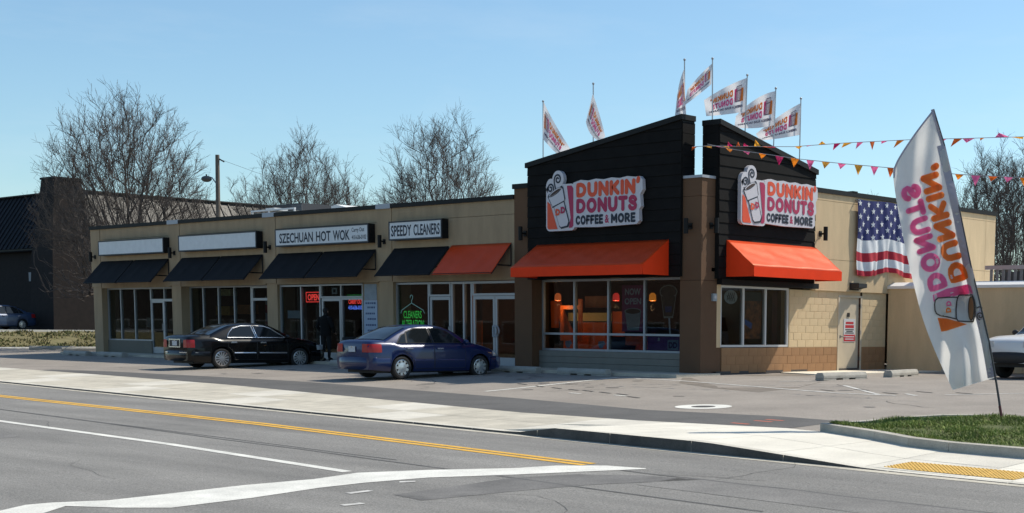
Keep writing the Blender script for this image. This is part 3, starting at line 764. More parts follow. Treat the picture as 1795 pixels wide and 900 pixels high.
# low wing in front of the side wall
W = B
for a, b in ((0.07, 2.4), (2.41, 4.8), (4.81, 7.2), (7.21, 9.6), (9.61, 14)):
    box("wing_wall", TAN_SUN, W, a, b, 9.07, 9.3, 0, 2.515)
box("wing_cap", WHITEP, W, .07, 14, 9.0, 9.36, 2.515, 2.60)
mb = MB(); mb.prism([(.07, 9.02, 2.60), (.07, 9.36, 2.60), (.07, 9.36, 2.72)], (13.9, 0, 0)); obj("wing_flashing", mb, WHITEP, W)
box("roof", WHITEP, W, .07, 14, 9.3, 15.8, 2.35, 2.42)
box("wing_wall", TAN_SUN, W, 13.8, 14, 9.3, 15.8, 0, 2.44)

# ---------------------------------------------------------------- awnings
def awning(name, label, grp, x0, x1, zt, zf, proj, m, y0=0., closed=False, val=0., vm=None, axis='x', zside=None):
    A_ = thing(name, label, "awning", group=grp)
    def P(s, d, z): return Vector((s, y0-d, z)) if axis == 'x' else Vector((y0+d, s, z))
    n = 10
    def fn(u, v):
        s = x0+(x1-x0)*u; sag = .022*math.sin(math.pi*v)*math.sin(math.pi*((u*3) % 1))+.006*math.sin(s*9+v*7)*math.sin(math.pi*v)+.005*math.sin(s*5-v*16+1)*math.sin(math.pi*v)
        return P(s, proj*v, zt+(zf-zt)*v-sag)
    c = MB().grid(fn, 48, 10); cv = obj("canopy", c, m, A_, smooth=True); sd = cv.modifiers.new("s", 'SOLIDIFY'); sd.thickness = .012; sd.offset = 0
    if val: 
        v_ = MB().grid(lambda u, v: P(x0+(x1-x0)*u, proj+.001, zf-val*v), 8, 1); o = obj("valance", v_, vm or m, A_); sd = o.modifiers.new("s", 'SOLIDIFY'); sd.thickness = .012; sd.offset = 0
    for s in (x0, x1):
        if closed:
            obj("end_panel", MB().face([P(s, .0, zt), P(s, proj, zf), P(s, proj, zf-val), P(s, 0, zf-val)]), vm or m, A_)
        else:
            zs = zside if zside else zf
            f = MB(); e = .022
            f.tube([P(s, .02, zt-.03), P(s, .02, zs)], e, 4); t = (zt-zs)/(zt-zf)
            f.tube([P(s, .02, zs), P(s, proj*t, zs)], e, 4); f.tube([P(s, .02, zt-.04), P(s, proj-.02, zf-.01)], e*.8, 4)
            obj("frame", f, BLKM, A_)
    f = MB(); f.tube([P(x0, proj-.02, zf-val+.02), P(x1, proj-.02, zf-val+.02)], .02, 4); obj("front_bar", f, BLKM if not closed else (vm or m), A_)
    return A_
g = "black canvas awnings over the shop fronts"
awn = [(-31.95, -29.42, "black awning over the leftmost shop, left half of its pair"), (-29.32, -26.78, "black awning over the leftmost shop, right half of its pair, by the second pier"),
       (-25.82, -23.2, "black awning under the second blank sign, left half of its pair"), (-23.1, -20.44, "black awning under the second blank sign, right half of its pair"),
       (-19.47, -16.86, "black awning under the lettered restaurant sign, left half of its pair"), (-16.76, -13.95, "black awning under the lettered restaurant sign, right half of its pair"),
       (-12.98, -10.28, "single black awning under the cleaners sign, beside the flat red one")]
for a, b, l in awn: awning("awning", l, g, a, b, 3.69, 2.78, .82, BLKC, zside=3.04)
awning("awning", "open sided red orange awning over the glass double doors", None, -10.14, -7.42, 3.71, 2.78, .82, ORNG, zside=3.04)
awning("awning", "large box ended orange awning in shade over the corner shop windows", None, -6.2, -1.07, 3.6, 2.90, 1.05, ORNG, y0=-.1, closed=True, val=.26, vm=ORNG2)
awning("awning", "sunlit orange awning with boxed ends over the side window", None, .88, 4.99, 3.6, 2.88, .95, ORNG, y0=.14, closed=True, val=.26, vm=ORNG2, axis='y')

# ---------------------------------------------------------------- cabinet signs
def cabinet(label, x0, x1, z0, z1, lines):
    s = thing("sign_box", label, "sign")
    f = MB(); y = -.27
    f.box(x0, x1, y+.03, 0, z0, z1); obj("cabinet", f, BLKM, s)
    f = MB(); e = .045; f.box(x0, x1, y, y+.03, z0, z0+e); f.box(x0, x1, y, y+.03, z1-e, z1); f.box(x0, x0+e, y, y+.03, z0+e, z1-e); f.box(x1-e, x1, y, y+.03, z0+e, z1-e); obj("retainer", f, mat("dark_blue_trim", (.015, .018, .028), .5), s)
    box("face", SIGNF, s, x0+e, x1-e, y+.012, y+.029, z0+e, z1-e)
    for body, a, b, c, d, off in lines:
        mb = text_on(MB(), body, lambda u, v: Vector((a+(b-a)*u, y+.008, c+(d-c)*v)), off); obj("lettering", mb, INK, s, fix=False)
    return s
cabinet("blank white sign box at the far left of the shop row", -31.68, -26.68, 3.9, 4.49, ())
cabinet("blank white sign box of the second shop, between the first and third piers", -25.6, -20.42, 3.91, 4.51, ())
cabinet("long white sign box with dark restaurant lettering and a phone number", -19.26, -13.98, 3.91, 4.52,
        [("SZECHUAN", -19.0, -17.03, 4.02, 4.36, .022), ("HOT", -16.85, -16.03, 4.02, 4.36, .022), ("WOK", -15.9, -14.98, 4.02, 4.36, .022), ("Carry Out", -14.87, -14.2, 4.235, 4.41, .01), ("410-636-0102", -14.87, -14.1, 4.03, 4.17, .01)])
cabinet("short white sign box with dark cleaners lettering", -12.92, -10.3, 3.93, 4.53, [("SPEEDY", -12.8, -11.78, 4.05, 4.40, .022), ("CLEANERS", -11.67, -10.4, 4.05, 4.40, .022)])

# ---------------------------------------------------------------- logo
def logo(put, words=True):
    """put(kind, builder) gets polygons in logo space (x right, z up). Returns list of (material, layer, polygon)"""
    L = []
    box_ = rrect(0, 1.06, 0, 1.2, .12)
    L.append(('w', 0, rrect(-.055, 1.12, -.055, 1.255, .15)))
    L.append(('w', 0, circ(.43, 1.41, .23, .24))); L.append(('w', 0, circ(.14, 1.20, .20, .24))); L.append(('w', 0, [(.0, 1.0), (.62, 1.0), (.58, 1.35), (.05, 1.3)]))
    L.append(('o', 1, [(.0, .06), (.05, .0), (.42, .0), (.12, .72), (0, .8)])); 
    L.append(('p', 1, [(.80, 1.2), (.98, 1.2), (1.06, 1.12), (1.06, .08), (1.0, .02), (.88, .02), (.95, .3)]))
    k = [(.06, .98), (.60, 1.22), (.66, 1.16), (.74, .84), (.70, .78), (.92, .16), (.86, .04), (.58, .0), (.50, .06), (.26, .64), (.19, .66), (.02, .92)]
    L.append(('w', 2, k)); cx_, cz_ = .45, .62
    L.append(('i', 3, k)); L.append(('w', 4, [(cx_+(x-cx_)*.89, cz_+(z-cz_)*.92) for x, z in k]))
    L.append(('i', 5, [(.22, .60), (.70, .76), (.69, .79), (.21, .635)]))
    L.append(('i', 5, circ(.33, 1.045, .29, .075, 18, .42))); L.append(('w', 6, circ(.33, 1.05, .26, .058, 18, .42))); L.append(('b', 7, circ(.34, 1.04, .23, .04, 18, .42)))
    return L
SP1 = [(.35, 1.10), (.32, 1.2), (.29, 1.3)] + [(.43+.145*(1-t*.82)*math.cos(math.pi-t*9.2), 1.40+.15*(1-t*.82)*math.sin(math.pi-t*9.2)) for t in [i/20 for i in range(21)]]
SP2 = [(.25, 1.04)] + [(.13+.13*(1-t*.82)*math.cos(-.2+t*9), 1.16+.14*(1-t*.82)*math.sin(-.2+t*9)) for t in [i/20 for i in range(21)]]
MK = {'w': LWHITE, 'o': LORNG, 'p': LPINK, 'i': INK, 'b': BRNINK}
def logo_sign(label, O, ux, n, W):
    s = thing("logo_sign", label, "sign"); O, ux, n = Vector(O), Vector(ux), Vector(n); k = W/3.72; uz = Vector((0, 0, 1))
    fn = lambda d: (lambda a, b: O+ux*(a*k)+uz*(b*k)+n*d)
    back = MB()
    for c, ly, poly in logo(None):
        if c == 'w' and ly == 0:
            p = [fn(.0)(a, b) for a, b in poly]; back.prism(p, n*(.12+.001*len(back.f) % .003))
    tb = [(1.1, .0), (3.62, .0)] ; top = []
    for i in range(8): top += [(3.62-i*.31, 1.28+.05*math.sin(i*2.2)), (3.5-i*.31, 1.32)]
    poly = [(1.05, .03), (2.0, .0), (3.5, .03), (3.6, .12), (3.58, .42), (3.66, .5), (3.62, .82), (3.72, .95), (3.7, 1.22), (3.6, 1.31)] + [(3.45-i*.3, 1.335 if i % 2 else 1.30) for i in range(8)] + [(1.05, 1.27)]
    back.prism([fn(0)(a, b) for a, b in poly], n*.124)
    obj("backing", back, LWHITE, s)
    for mk, nm in (('o', "orange_panel"), ('p', "pink_panel")):
        mb = MB(); [mb.face([fn(.128)(a, b) for a, b in poly]) for c, ly, poly in logo(None) if c == mk]; obj(nm, mb, MK[mk], s, fix=False)
    mb = MB(); mats = [LWHITE, INK, BRNINK]
    for c, ly, poly in logo(None):
        if ly >= 2: mb.face([fn(.126+.003*ly)(a, b) for a, b in poly], {'w': 0, 'i': 1, 'b': 2}[c])
    obj("cup", mb, mats, s, fix=False)
    mb = MB(); ribbon(mb, SP1, .05, fn(.128)); ribbon(mb, SP2, .05, fn(.1285)); obj("steam", mb, INK, s, fix=False)
    T = lambda a0, a1, b0, b1, d: (lambda u, v: fn(d)(a0+(a1-a0)*u, b0+(b1-b0)*v))
    obj("lettering", text_on(MB(), "D", T(.36, .54, .38, .57, .155), .07), LORNG, s, fix=False); obj("lettering", text_on(MB(), "D", T(.57, .75, .43, .62, .155), .07), LPINK, s, fix=False)
    for body, a0, a1, b0, b1, m in (("DUNKIN'", 1.17, 3.62, .84, 1.26, LORNG), ("DONUTS", 1.17, 3.52, .40, .82, LPINK)):
        obj("lettering", round_text(MB(), body, lambda u, v, l: fn(.129+l)(a0+(a1-a0)*u, b0+(b1-b0)*v), wd=.285), m, s, fix=False)
    for body, a0, a1 in (("COFFEE", 1.15, 2.23), ("MORE", 2.53, 3.46)):
        obj("lettering", round_text(MB(), body, lambda u, v, l: fn(.129+l)(a0+(a1-a0)*u, .08+.27*v), wd=.27), INK, s, fix=False)
    for body, a0, a1, b0, b1, m, off in (("&", 2.30, 2.46, .1, .33, LPINK, .03),):
        obj("lettering", text_on(MB(), body, T(a0, a1, b0, b1, .129), off), m, s, fix=False)
    return s
logo_sign("shaded coffee cup logo sign on the black front gable, above the long orange awning", (-5.62, -.12, 4.02), (1, 0, 0), (0, -1, 0), 3.72)
logo_sign("sunlit coffee cup logo sign on the side gable, above the bright awning", (.165, 1.36, 4.10), (0, 1, 0), (1, 0, 0), 3.5)

# ---------------------------------------------------------------- wall lights
def wall_light(label, p, axis='x'):
    s = thing("wall_light", label, "wall light", p, 0 if axis == 'x' else math.pi/2, "dark cylinder lights on the piers")
    obj("body", MB().lathe([(.001, -.2), (.065, -.2), (.065, .2), (.001, .2)], 12, (0, -.2, 0)), BLKM, s, smooth=True)
    mb = MB().tube([(0, -.14, 0), (0, 0, 0)], .03, 6); mb.box(-.06, .06, -.03, 0, -.08, .08); obj("bracket", mb, BLKM, s)
for (u, v), l in (((167, 451), "wall light on the leftmost pier, at the end of the row"), ((306, 444), "wall light on the pier between the two blank signs"), ((473.5, 434), "wall light on the pier left of the lettered restaurant sign"), ((674, 424), "wall light on the pier left of the cleaners sign"), ((921, 410), "wall light on the brown pier left of the front logo sign")):
    q = onY(u, v, 0); wall_light(l, (q.x, 0, q.z))
q = onY(1211, 397, 0); wall_light("wall light on the front face of the brown corner pier", (q.x, 0, q.z))
q = onX(1246, 396, 0); wall_light("wall light on the side face of the brown corner pier", (0, q.y, q.z), 'y')
q = onX(1434, 410, .07); wall_light("wall light at the right edge of the side gable, by the tan wall", (.07, q.y+.1, q.z), 'y')
# security light over the side door
s = thing("security_light", "dark box security light above the side door", "wall light"); q = onX(1497, 503, .07)
obj("housing", MB().prism([(.07, q.y-.22, q.z-.09), (.07, q.y-.22, q.z+.1), (.4, q.y-.22, q.z+.09), (.4, q.y-.22, q.z-.03)], (0, .44, 0)), DKPLAST, s); box("base_plate", DKPLAST, s, .068, .08, q.y-.25, q.y+.25, q.z-.11, q.z+.12)
# door notice
s = thing("notice_sign", "white and red printed parking notice hung on the side door", "sign"); x = -.045
box("board", mat("notice_white", (.62, .62, .62), .5), s, x, x+.006, 6.8, 7.42, .86, 1.56); box("red_band", mat("notice_red", (.5, .04, .05), .5), s, x+.006, x+.009, 6.81, 7.41, .88, 1.08)
mb = MB()
for z0, z1, a, b, m in ((1.40, 1.47, 6.9, 7.32, 0), (1.28, 1.37, 6.88, 7.34, 0)): mb.box(x+.006, x+.008, a, b, z0, z1)
obj("red_print", mb, mat("notice_red", (.5, .04, .05)), s); mb = MB()
for z0, a, b in ((1.215, 6.88, 7.34), (1.165, 6.94, 7.28), (1.115, 6.88, 7.34)): mb.box(x+.006, x+.008, a, b, z0, z0+.03)
obj("dark_print", mb, DKINK, s); mb = MB()
for z0, a, b in ((1.0, 6.86, 7.36), (.93, 6.88, 7.34)): mb.box(x+.009, x+.010, a, b, z0, z0+.03)
obj("white_print", mb, LWHITE, s)
s = thing("meter_box", "small pale utility box beside the side window", "utility box"); box("case", mat("meter_grey", (.3, .34, .36), .5), s, -.005, .07, .44, .60, 1.96, 2.16); obj("dial", MB().lathe([(.05, .07), (.05, .085), (.001, .085)], 12, (0, .52, 2.07), 'x'), CLRL, s)
# ================================================================== WINDOW CONTENTS
s = thing("neon_sign", "red OPEN neon sign in the restaurant window", "neon sign")
NR = mat("neon_red", (.3, .02, .02), .5, emit=(1, .06, .05), es=1.6); NG = mat("neon_green", (.02, .2, .03), .5, emit=(.05, .9, .12), es=.6); NB = mat("neon_blue", (.05, .1, .4), .5, emit=(.12, .22, 1), es=1.6); NP = mat("neon_pale", (.1, .2, .22), .5, emit=(.25, .55, .6), es=.45)
y = .235
box("panel", DKPLAST, s, -18.22, -17.36, y+.02, y+.05, 1.99, 2.36)
obj("lettering", text_on(MB(), "OPEN", lambda u, v: Vector((-18.13+.68*u, y+.012, 2.06+.22*v)), .03), NR, s, fix=False)
mb = MB(); q = [(-18.2, y, 2.01), (-17.38, y, 2.01), (-17.38, y, 2.34), (-18.2, y, 2.34), (-18.2, y, 2.01)]; mb.tube(q, .012, 4); obj("border_tube", mb, NR, s)
s = thing("neon_sign", "green, red and blue stacked lettering sign in the restaurant window", "neon sign")
for body, a, b, c, d, m in (("CHINESE FOOD", -15.85, -14.98, 2.13, 2.25, mat("neon_dimgreen", (.02, .1, .03), .5, emit=(.05, .5, .1), es=.35)), ("CARRY OUT", -15.78, -14.99, 1.93, 2.08, NR), ("410-636-0102", -15.8, -14.95, 1.74, 1.88, NB)):
    obj("lettering", text_on(MB(), body, lambda u, v: Vector((a+(b-a)*u, y, c+(d-c)*v)), .035), m, s, fix=False)
mb = MB(); mb.tube([(-15.9, y+.02, 1.7), (-15.9, y+.02, 2.4)], .01, 4); mb.tube([(-14.93, y+.02, 1.7), (-14.93, y+.02, 2.4)], .01, 4); obj("frame", mb, DKPLAST, s)
s = thing("neon_sign", "clothes hanger neon over green CLEANERS ALTERATION lettering", "neon sign"); y = .25
mb = MB(); H = lambda a, b: (a, y, b)
mb.tube([H(-12.52+.0, 2.12), H(-12.5, 2.19), H(-12.44, 2.21), H(-12.39, 2.17), H(-12.4, 2.09), H(-12.45, 2.03), H(-12.45, 1.95)], .014, 4)
mb.tube([H(-13.0, 1.62), H(-12.96, 1.72), H(-12.45, 1.95), H(-11.87, 1.72), H(-11.8, 1.62)], .014, 4); obj("hanger_tube", mb, NP, s)
obj("lettering", text_on(MB(), "CLEANERS", lambda u, v: Vector((-12.87+.92*u, y, 1.46+.24*v)), .012), NG, s, fix=False)
obj("lettering", text_on(MB(), "ALTERATION", lambda u, v: Vector((-12.97+1.13*u, y, 1.16+.25*v)), .012), NG, s, fix=False)
PAPER = mat("paper", (.5, .53, .56), .7, var=.05)
s = thing("paper_notice", "blank white paper taped in the left restaurant window", "notice"); box("sheet", PAPER, s, -19.28, -18.52, .2, .205, 1.44, 1.71)
s = thing("paper_notice", "small square paper above the restaurant door", "notice"); box("sheet", PAPER, s, -16.66, -16.36, .2, .205, 2.27, 2.48); box("print", DKINK, s, -16.58, -16.44, .196, .199, 2.32, 2.43)
s = thing("menu_poster", "pale blue menu poster with lines of print beside the restaurant window", "poster"); yb = r3-.035
box("upper_sheet", mat("poster_grey", (.26, .31, .36), .6, var=.2, scale=3), s, -14.76, -14.1, yb, yb+.01, 2.06, 2.58); box("sheet", mat("poster_blue", (.34, .42, .54), .6, var=.08, scale=3), s, -14.8, -14.08, yb, yb+.01, .6, 2.05)
mb = MB()
for k, z in enumerate((1.92, 1.78, 1.58, 1.40, 1.2, 1.02)): 
    x = -14.7+.1*(k % 2)
    while x < -14.2: wdt = rnd.uniform(.05, .12); mb.box(x, min(x+wdt, -14.16), yb-.003, yb, z, z+.06); x += wdt+.03
obj("print", mb, mat("poster_ink", (.05, .08, .18), .6), s)
# corner shop posters
yg = rd+.035
s = thing("poster", "dark magenta NOW OPEN poster with a coffee cup in the corner shop window", "poster")
box("sheet", mat("poster_magenta", (.34, .035, .14), .6, var=.15), s, -3.34, -2.46, yg, yg+.008, 1.12, 2.42)
for t, a, b, c, d in (("NOW", -3.22, -2.62, 2.14, 2.33), ("OPEN", -3.24, -2.6, 1.88, 2.06)): obj("lettering", text_on(MB(), t, lambda u, v: Vector((a+(b-a)*u, yg-.004, c+(d-c)*v)), .03), LWHITE, s, fix=False)
pl = lambda d: (lambda a, b: Vector((a, yg-d, b)))
mb = MB(); mb.face([pl(.004)(*p) for p in ((-3.22, 1.68), (-2.6, 1.68), (-2.68, 1.15), (-3.12, 1.15))], 0); mb.face([pl(.006)(*p) for p in circ(-2.91, 1.68, .33, .10)], 0); mb.face([pl(.008)(*p) for p in circ(-2.91, 1.685, .28, .07)], 1); obj("cup", mb, [mat("cup_grey", (.36, .36, .37), .6), BRNINK], s, fix=False)
s = thing("poster", "iced drink cup cutout poster in the rightmost corner shop window", "poster")
mb = MB(); ix = -1.58
mb.face([pl(0)(*p) for p in ((ix-.3, 2.22), (ix+.3, 2.22), (ix+.17, 1.5), (ix-.17, 1.5))], 0); mb.face([pl(.003)(*p) for p in circ(ix, 2.22, .33, .2)], 0); mb.face([pl(.006)(*p) for p in circ(ix, 2.22, .29, .16)], 1); mb.face([pl(.004)(*p) for p in ((ix-.26, 2.1), (ix+.26, 2.1), (ix+.15, 1.55), (ix-.15, 1.55))], 1); mb.face([pl(.009)(*p) for p in ((ix-.12, 1.82), (ix+.14, 1.82), (ix+.12, 1.66), (ix-.1, 1.66))], 2); mb.face([pl(.002)(*p) for p in ((ix-.0, 1.5), (ix+.06, 1.5), (ix+.10, 1.06), (ix+.04, 1.06))], 3)
obj("cutout", mb, [mat("cup_clear", (.42, .37, .30), .5), mat("coffee", (.1, .05, .025), .5, var=.4, scale=9), mat("badge_blue", (.03, .06, .2), .5), LWHITE], s, fix=False)
s = thing("window_sticker", "purple window sticker with a pale square letter emblem at the lower right", "sticker")
box("film", mat("sticker_purple", (.2, .05, .24), .5), s, -2.36, -.9, yg, yg+.006, .6, 1.0); box("square", mat("sticker_pale", (.3, .33, .42), .5), s, -1.6, -1.2, yg-.004, yg-.001, .62, .9)
obj("lettering", text_on(MB(), "DD", lambda u, v: Vector((-1.56+.32*u, yg-.006, .67+.17*v)), .05), mat("sticker_ink", (.09, .015, .09), .5), s, fix=False)
obj("print", text_on(MB(), "&", lambda u, v: Vector((-1.97+.1*u, yg-.006, .86+.1*v)), .03), LWHITE, s, fix=False)
for x, l in ((-5.5, "pale blue cup decal low in the left corner shop window"), (-4.15, "pale figure decal low in the second corner shop window")):
    s = thing("window_sticker", l, "sticker"); obj("decal", MB().face([(x+a, yg, .62+b) for a, b in ((-.12, .2), (.1, .22), (.16, .12), (.1, .1), (.05, 0), (-.07, 0), (-.14, .1))]), mat("decal_blue", (.2, .28, .4), .5), s)
# pendant lamps, counter and chairs inside the corner shop
PL = [(978, 521, (1, .20, .05)), (1080, 521, (1, .06, .05)), (1144, 521, (1, .30, .03))]
for k, (u, v, c) in enumerate(PL):
    p = onY(u, v, 2.2); s = thing("pendant_lamp", ("left orange glass pendant lamp hanging in the corner shop", "red glass pendant lamp hanging in the corner shop", "right amber glass pendant lamp hanging in the corner shop")[k], "lamp", p)
    obj("lamp_shade", MB().lathe([(.05, .12), (.10, .06), (.11, -.10), (.06, -.12)], 12), mat("lamp_glow_%d" % k, c, .4, emit=c, es=.55), s, smooth=True)
    obj("cord", MB().tube([(0, 0, .12), (0, 0, 2.75-p.z)], .008, 4), DKPLAST, s)
    ld = bpy.data.lights.new("pendant_light", 'POINT'); ld.energy = 13; ld.color = (1, .55, .25); ld.shadow_soft_size = .1
    lo_ = bpy.data.objects.new("pendant_light", ld); COL.objects.link(lo_); lo_.parent = s; lo_.location = (0, 0, -.3)
OR_IN = mat("orange_laminate", (.72, .14, .02), .5, var=.1, scale=3)
s = thing("serving_counter", "orange fronted serving counter with a pale yellow top band inside the corner shop", "counter")
box("front_panel", OR_IN, s, -7.62, -6.42, 3.0, 3.1, .06, 1.38); box("band", mat("band_glow", (.6, .38, .12), .5, emit=(.55, .33, .10), es=.16), s, -8.0, -6.25, 2.95, 3.12, 1.42, 1.68); box("top", DKPLAST, s, -8.0, -6.25, 3.12, 3.6, 1.39, 1.42); box("cabinet", mat("wood_in", (.2, .075, .035), .5, var=.2), s, -7.4, -6.4, 3.1, 3.4, 1.84, 2.2)  # yellow counter band has a faint glow added to its colour
s = thing("display_panel", "slanted orange decorative panel inside the leftmost corner shop window", "panel"); obj("board", MB().prism([(-8.75, 2.9, 2.06), (-8.4, 2.9, 2.06), (-8.2, 2.9, 1.7), (-7.75, 2.9, .95), (-8.0, 2.9, .95), (-8.45, 2.9, 1.6), (-8.5, 2.9, 1.2), (-8.72, 2.9, 1.2)], (0, .12, 0)), OR_IN, s)
s = thing("display_panel", "upright orange panel left of the NOW OPEN poster, inside", "panel"); box("board", OR_IN, s, -6.1, -5.65, 3.0, 3.08, .95, 1.72)
s = thing("display_panel", "low orange strip under the NOW OPEN poster, inside", "panel"); box("board", OR_IN, s, -4.8, -4.3, 2.2, 2.28, .7, 1.02)
def cafe_chair(label, x, y, rz):
    s = thing("cafe_chair", label, "chair", (x, y, .06), rz, "orange chairs inside the corner shop")
    box("seat", OR_IN, s, -.22, .22, -.22, .22, .43, .47, .01); obj("backrest", MB().grid(lambda u, v: Vector((-.22+.44*u, .2+.05*v+.03*(2*u-1)**2*-1, .5+.42*v)), 6, 4), OR_IN, s, smooth=True)
    for a in (-.19, .19):
        for b in (-.19, .19): obj("leg", MB().tube([(a, b, 0), (a*.9, b*.9, .43)], .014, 5), STEEL, s)
for k, (x, y, r, l) in enumerate(((-7.3, 2.2, .3, "orange cafe chair in front of the counter, at left"), (-6.6, 2.35, -.4, "orange cafe chair in front of the counter, at right"), (-4.4, 2.4, .2, "orange cafe chair behind the second corner window"), (-3.95, 1.7, -.2, "orange cafe chair just left of the NOW OPEN poster"), (-9.0, 2.0, .5, "orange cafe chair seen through the left glass door"), (-8.1, 2.8, -.5, "orange cafe chair seen through the right glass door"))): cafe_chair(l, x, y, r)
for k, (x, l) in enumerate(((-9.6, "tall orange panel just inside the double doors, at left"), (-7.9, "orange framed panel deeper inside behind the double doors"))):
    s = thing("display_panel", l, "panel"); mb = MB()
    if k == 0: mb.box(x, x+.25, .5, .55, .1, 1.4)
    else: mb.box(x, x+.12, 2.5, 2.55, .8, 1.9); mb.box(x+.12, x+.8, 2.5, 2.55, 1.78, 1.9); mb.box(x+.8, x+.95, 2.5, 2.55, .8, 2.1); mb.box(x+.12, x+.8, 2.5, 2.55, .8, .95)
    obj("board", mb, OR_IN, s)
# side window
xg = -.085
s = thing("window_sticker", "round pale emblem sticker in the side window", "sticker"); q = onX(1281, 521, xg)
mb = MB(); mb.face([(xg, q.y+a, q.z+b) for a, b in circ(0, 0, .29, .19, 24)]); obj("disc", mb, mat("decal_pale", (.55, .56, .56), .5), s)
mb = MB(); fn = lambda a, b: Vector((xg+.003, q.y+a, q.z+b))
for k in range(4): ribbon(mb, [(-.17+.09*k, -.1+.02*k), (-.08+.08*k, .12)], .03, fn); ribbon(mb, [(-.18+.1*k, .05), (-.04+.07*k, -.12)], .025, fn)
obj("emblem", mb, DKINK, s, fix=False)
s = thing("poster", "iced tea photo poster in the middle pane of the side window", "poster"); y0_, y1_ = 2.0, 2.75
box("sheet", mat("poster_tea", (.12, .04, .02), .5, col2=(.62, .17, .05), scale=6, thr=(.4, .62)), s, xg-.006, xg, y0_, y1_, .95, 2.0); box("grey_head", mat("poster_dkgrey", (.07, .065, .06), .5), s, xg-.006, xg, y0_, y1_, 2.0, 2.25); obj("blue_badge", MB().face([(xg+.002, y0_, 1.36), (xg+.002, y0_, 1.5), (xg+.002, y0_+.35, 1.38), (xg+.002, y0_+.3, 1.22)]), mat("badge_blue2", (.08, .16, .5), .5), s)
s = thing("red_screen", "dark red panel behind the right pane of the side window", "panel"); box("board", mat("dark_red", (.09, .012, .01), .6), s, -.3, -.28, 3.52, 3.75, .8, 2.3)
# shop goods glimpsed through the left shops
rr = random.Random(5)
for x, yy, z, m, l in ((-30.5, 1.2, 1.45, (.32, .3, .28), "pale shirt hanging in the leftmost shop window"), (-30.45, 1.25, 1.0, (.16, .08, .04), "brown garment hanging below the pale shirt in the leftmost shop")):
    s = thing("hanging_garment", l, "garment"); mb = MB().grid(lambda u, v: Vector((x-.22+.44*u*(1-.25*(1-v)), yy+.05*math.sin(u*9), z-.4*v)), 8, 6); obj("cloth", mb, mat("garment_%g" % m[0], m, .9), s, smooth=True)
for x, z0, z1, m, l in ((-25.6, 2.3, 2.55, (.45, .43, .2), "pale yellow printed strip in the second shop window"), (-25.7, 1.55, 1.9, (.38, .2, .03), "ochre shelf display in the second shop window"), (-24.2, 1.6, 1.95, (.3, .1, .02), "orange brown shelf display in the second shop, right")):
    s = thing("shelf_display", l, "display"); box("board", mat("disp_%g" % m[0], m, .7, var=.25, scale=9), s, x, x+.95, 1.3, 1.6, z0, z1)
s = thing("striped_flag", "red and white cloth hanging in the second shop door window", "cloth")
for k, c in enumerate(((.3, .3, .32), (.22, .02, .03), (.3, .3, .32), (.2, .02, .03))): obj("cloth", MB().grid(lambda u, v: Vector((-21.5+.5*u, .75+.03*math.sin(u*12), 2.25-.3*k-.3*v-.15*u)), 6, 3), mat("clothin_%d" % k, c, .9), s, smooth=True)
for x, l in ((-19.2, "grey curtain in the left restaurant window"), (-18.1, "pale curtain beside the OPEN sign")):
    s = thing("curtain", l, "curtain"); obj("cloth", MB().grid(lambda u, v: Vector((x+.5*u, .55+.05*math.sin(u*20), 2.55-2.1*v)), 24, 2), mat("curtain_grey", (.16, .16, .15), .9), s, smooth=True)

# ================================================================== ROOF ITEMS
s = thing("roof_unit", "big dark square air unit on the roof behind the blank signs", "air unit", (-27.3, 6.6, 4.7))
box("casing", mat("unit_dark", (.05, .05, .055), .6), s, -1.1, .9, -.8, .8, .9, 1.5); box("base", BLKM, s, -.9, .7, -.6, .6, 0, .895)
box("louvre_panel", mat("unit_mid", (.1, .1, .105), .6), s, .2, .92, -.82, -.79, .95, 1.45)
s = thing("roof_duct", "low grey duct with pale rails on the roof edge", "duct", (-22.6, 3.2, 4.7)); box("casing", mat("duct_grey", (.17, .165, .15), .6), s, -2.4, .4, -.6, .6, 0, .80)
for x in (-2.42, -1.3, .38): box("rail", WHITEP, s, x, x+.07, -.66, -.61, 0, .84)
box("rail", WHITEP, s, -2.45, .45, -.67, -.6, .841, .9); box("lid", WHITEP, s, -2.0, -1.4, -.3, .3, .905, 1.0)
s = thing("roof_hatch", "bright white wedge shaped cover on the roof", "roof cover", (-19.2, 3.6, 4.7)); obj("cover", MB().prism([(-1.3, -.6, 0), (1.6, -.6, 0), (1.6, -.6, .38), (-1.0, -.6, .95), (-1.3, -.6, .9)], (0, 1.2, 0)), WHITEP, s)
for k, (x, l) in enumerate(((-17.1, "left dark turbine vent on the roof above the lettered restaurant sign"), (-16.3, "right dark turbine vent on the roof above the lettered restaurant sign"))):
    s = thing("roof_vent", l, "vent", (x, 3.4, 4.7), group="turbine vents on the roof"); obj("pipe", MB().lathe([(.14, 0), (.14, .45), (.001, .45)], 12), DKPLAST, s, smooth=True); obj("turbine", MB().sphere((0, 0, .64), .24, 14, 8, (1, 1, .9)), mat("vent_dark", (.04, .035, .03), .7), s, smooth=True)
s = thing("rooftop_fence", "slatted metal screen on the roof of the low wing", "screen", (3.2, 9.75, 2.42))
box("rail", GALV, s, -.1, 6, -.06, .06, .66, .78); box("rail", GALV, s, 0, 6, -.03, .03, .02, .08)
for k in range(30): box("slat", mat("slat_grey", (.2, .2, .205), .5, metal=.4), s, .05+.2*k, .14+.2*k, -.012, .012, .08, .66)
box("casing", mat("unit_dark", (.05, .05, .055)), s, .4, 6, .3, 1.2, 0, .6)
s = thing("roof_box", "plain grey duct box on the low wing behind the flag", "duct", (.9, 9.6, 2.42)); box("casing", mat("box_grey", (.13, .125, .115), .8), s, 0, .9, 0, .8, .2, .95); box("base", WHITEP, s, -.3, 1.0, -.1, .9, 0, .195)

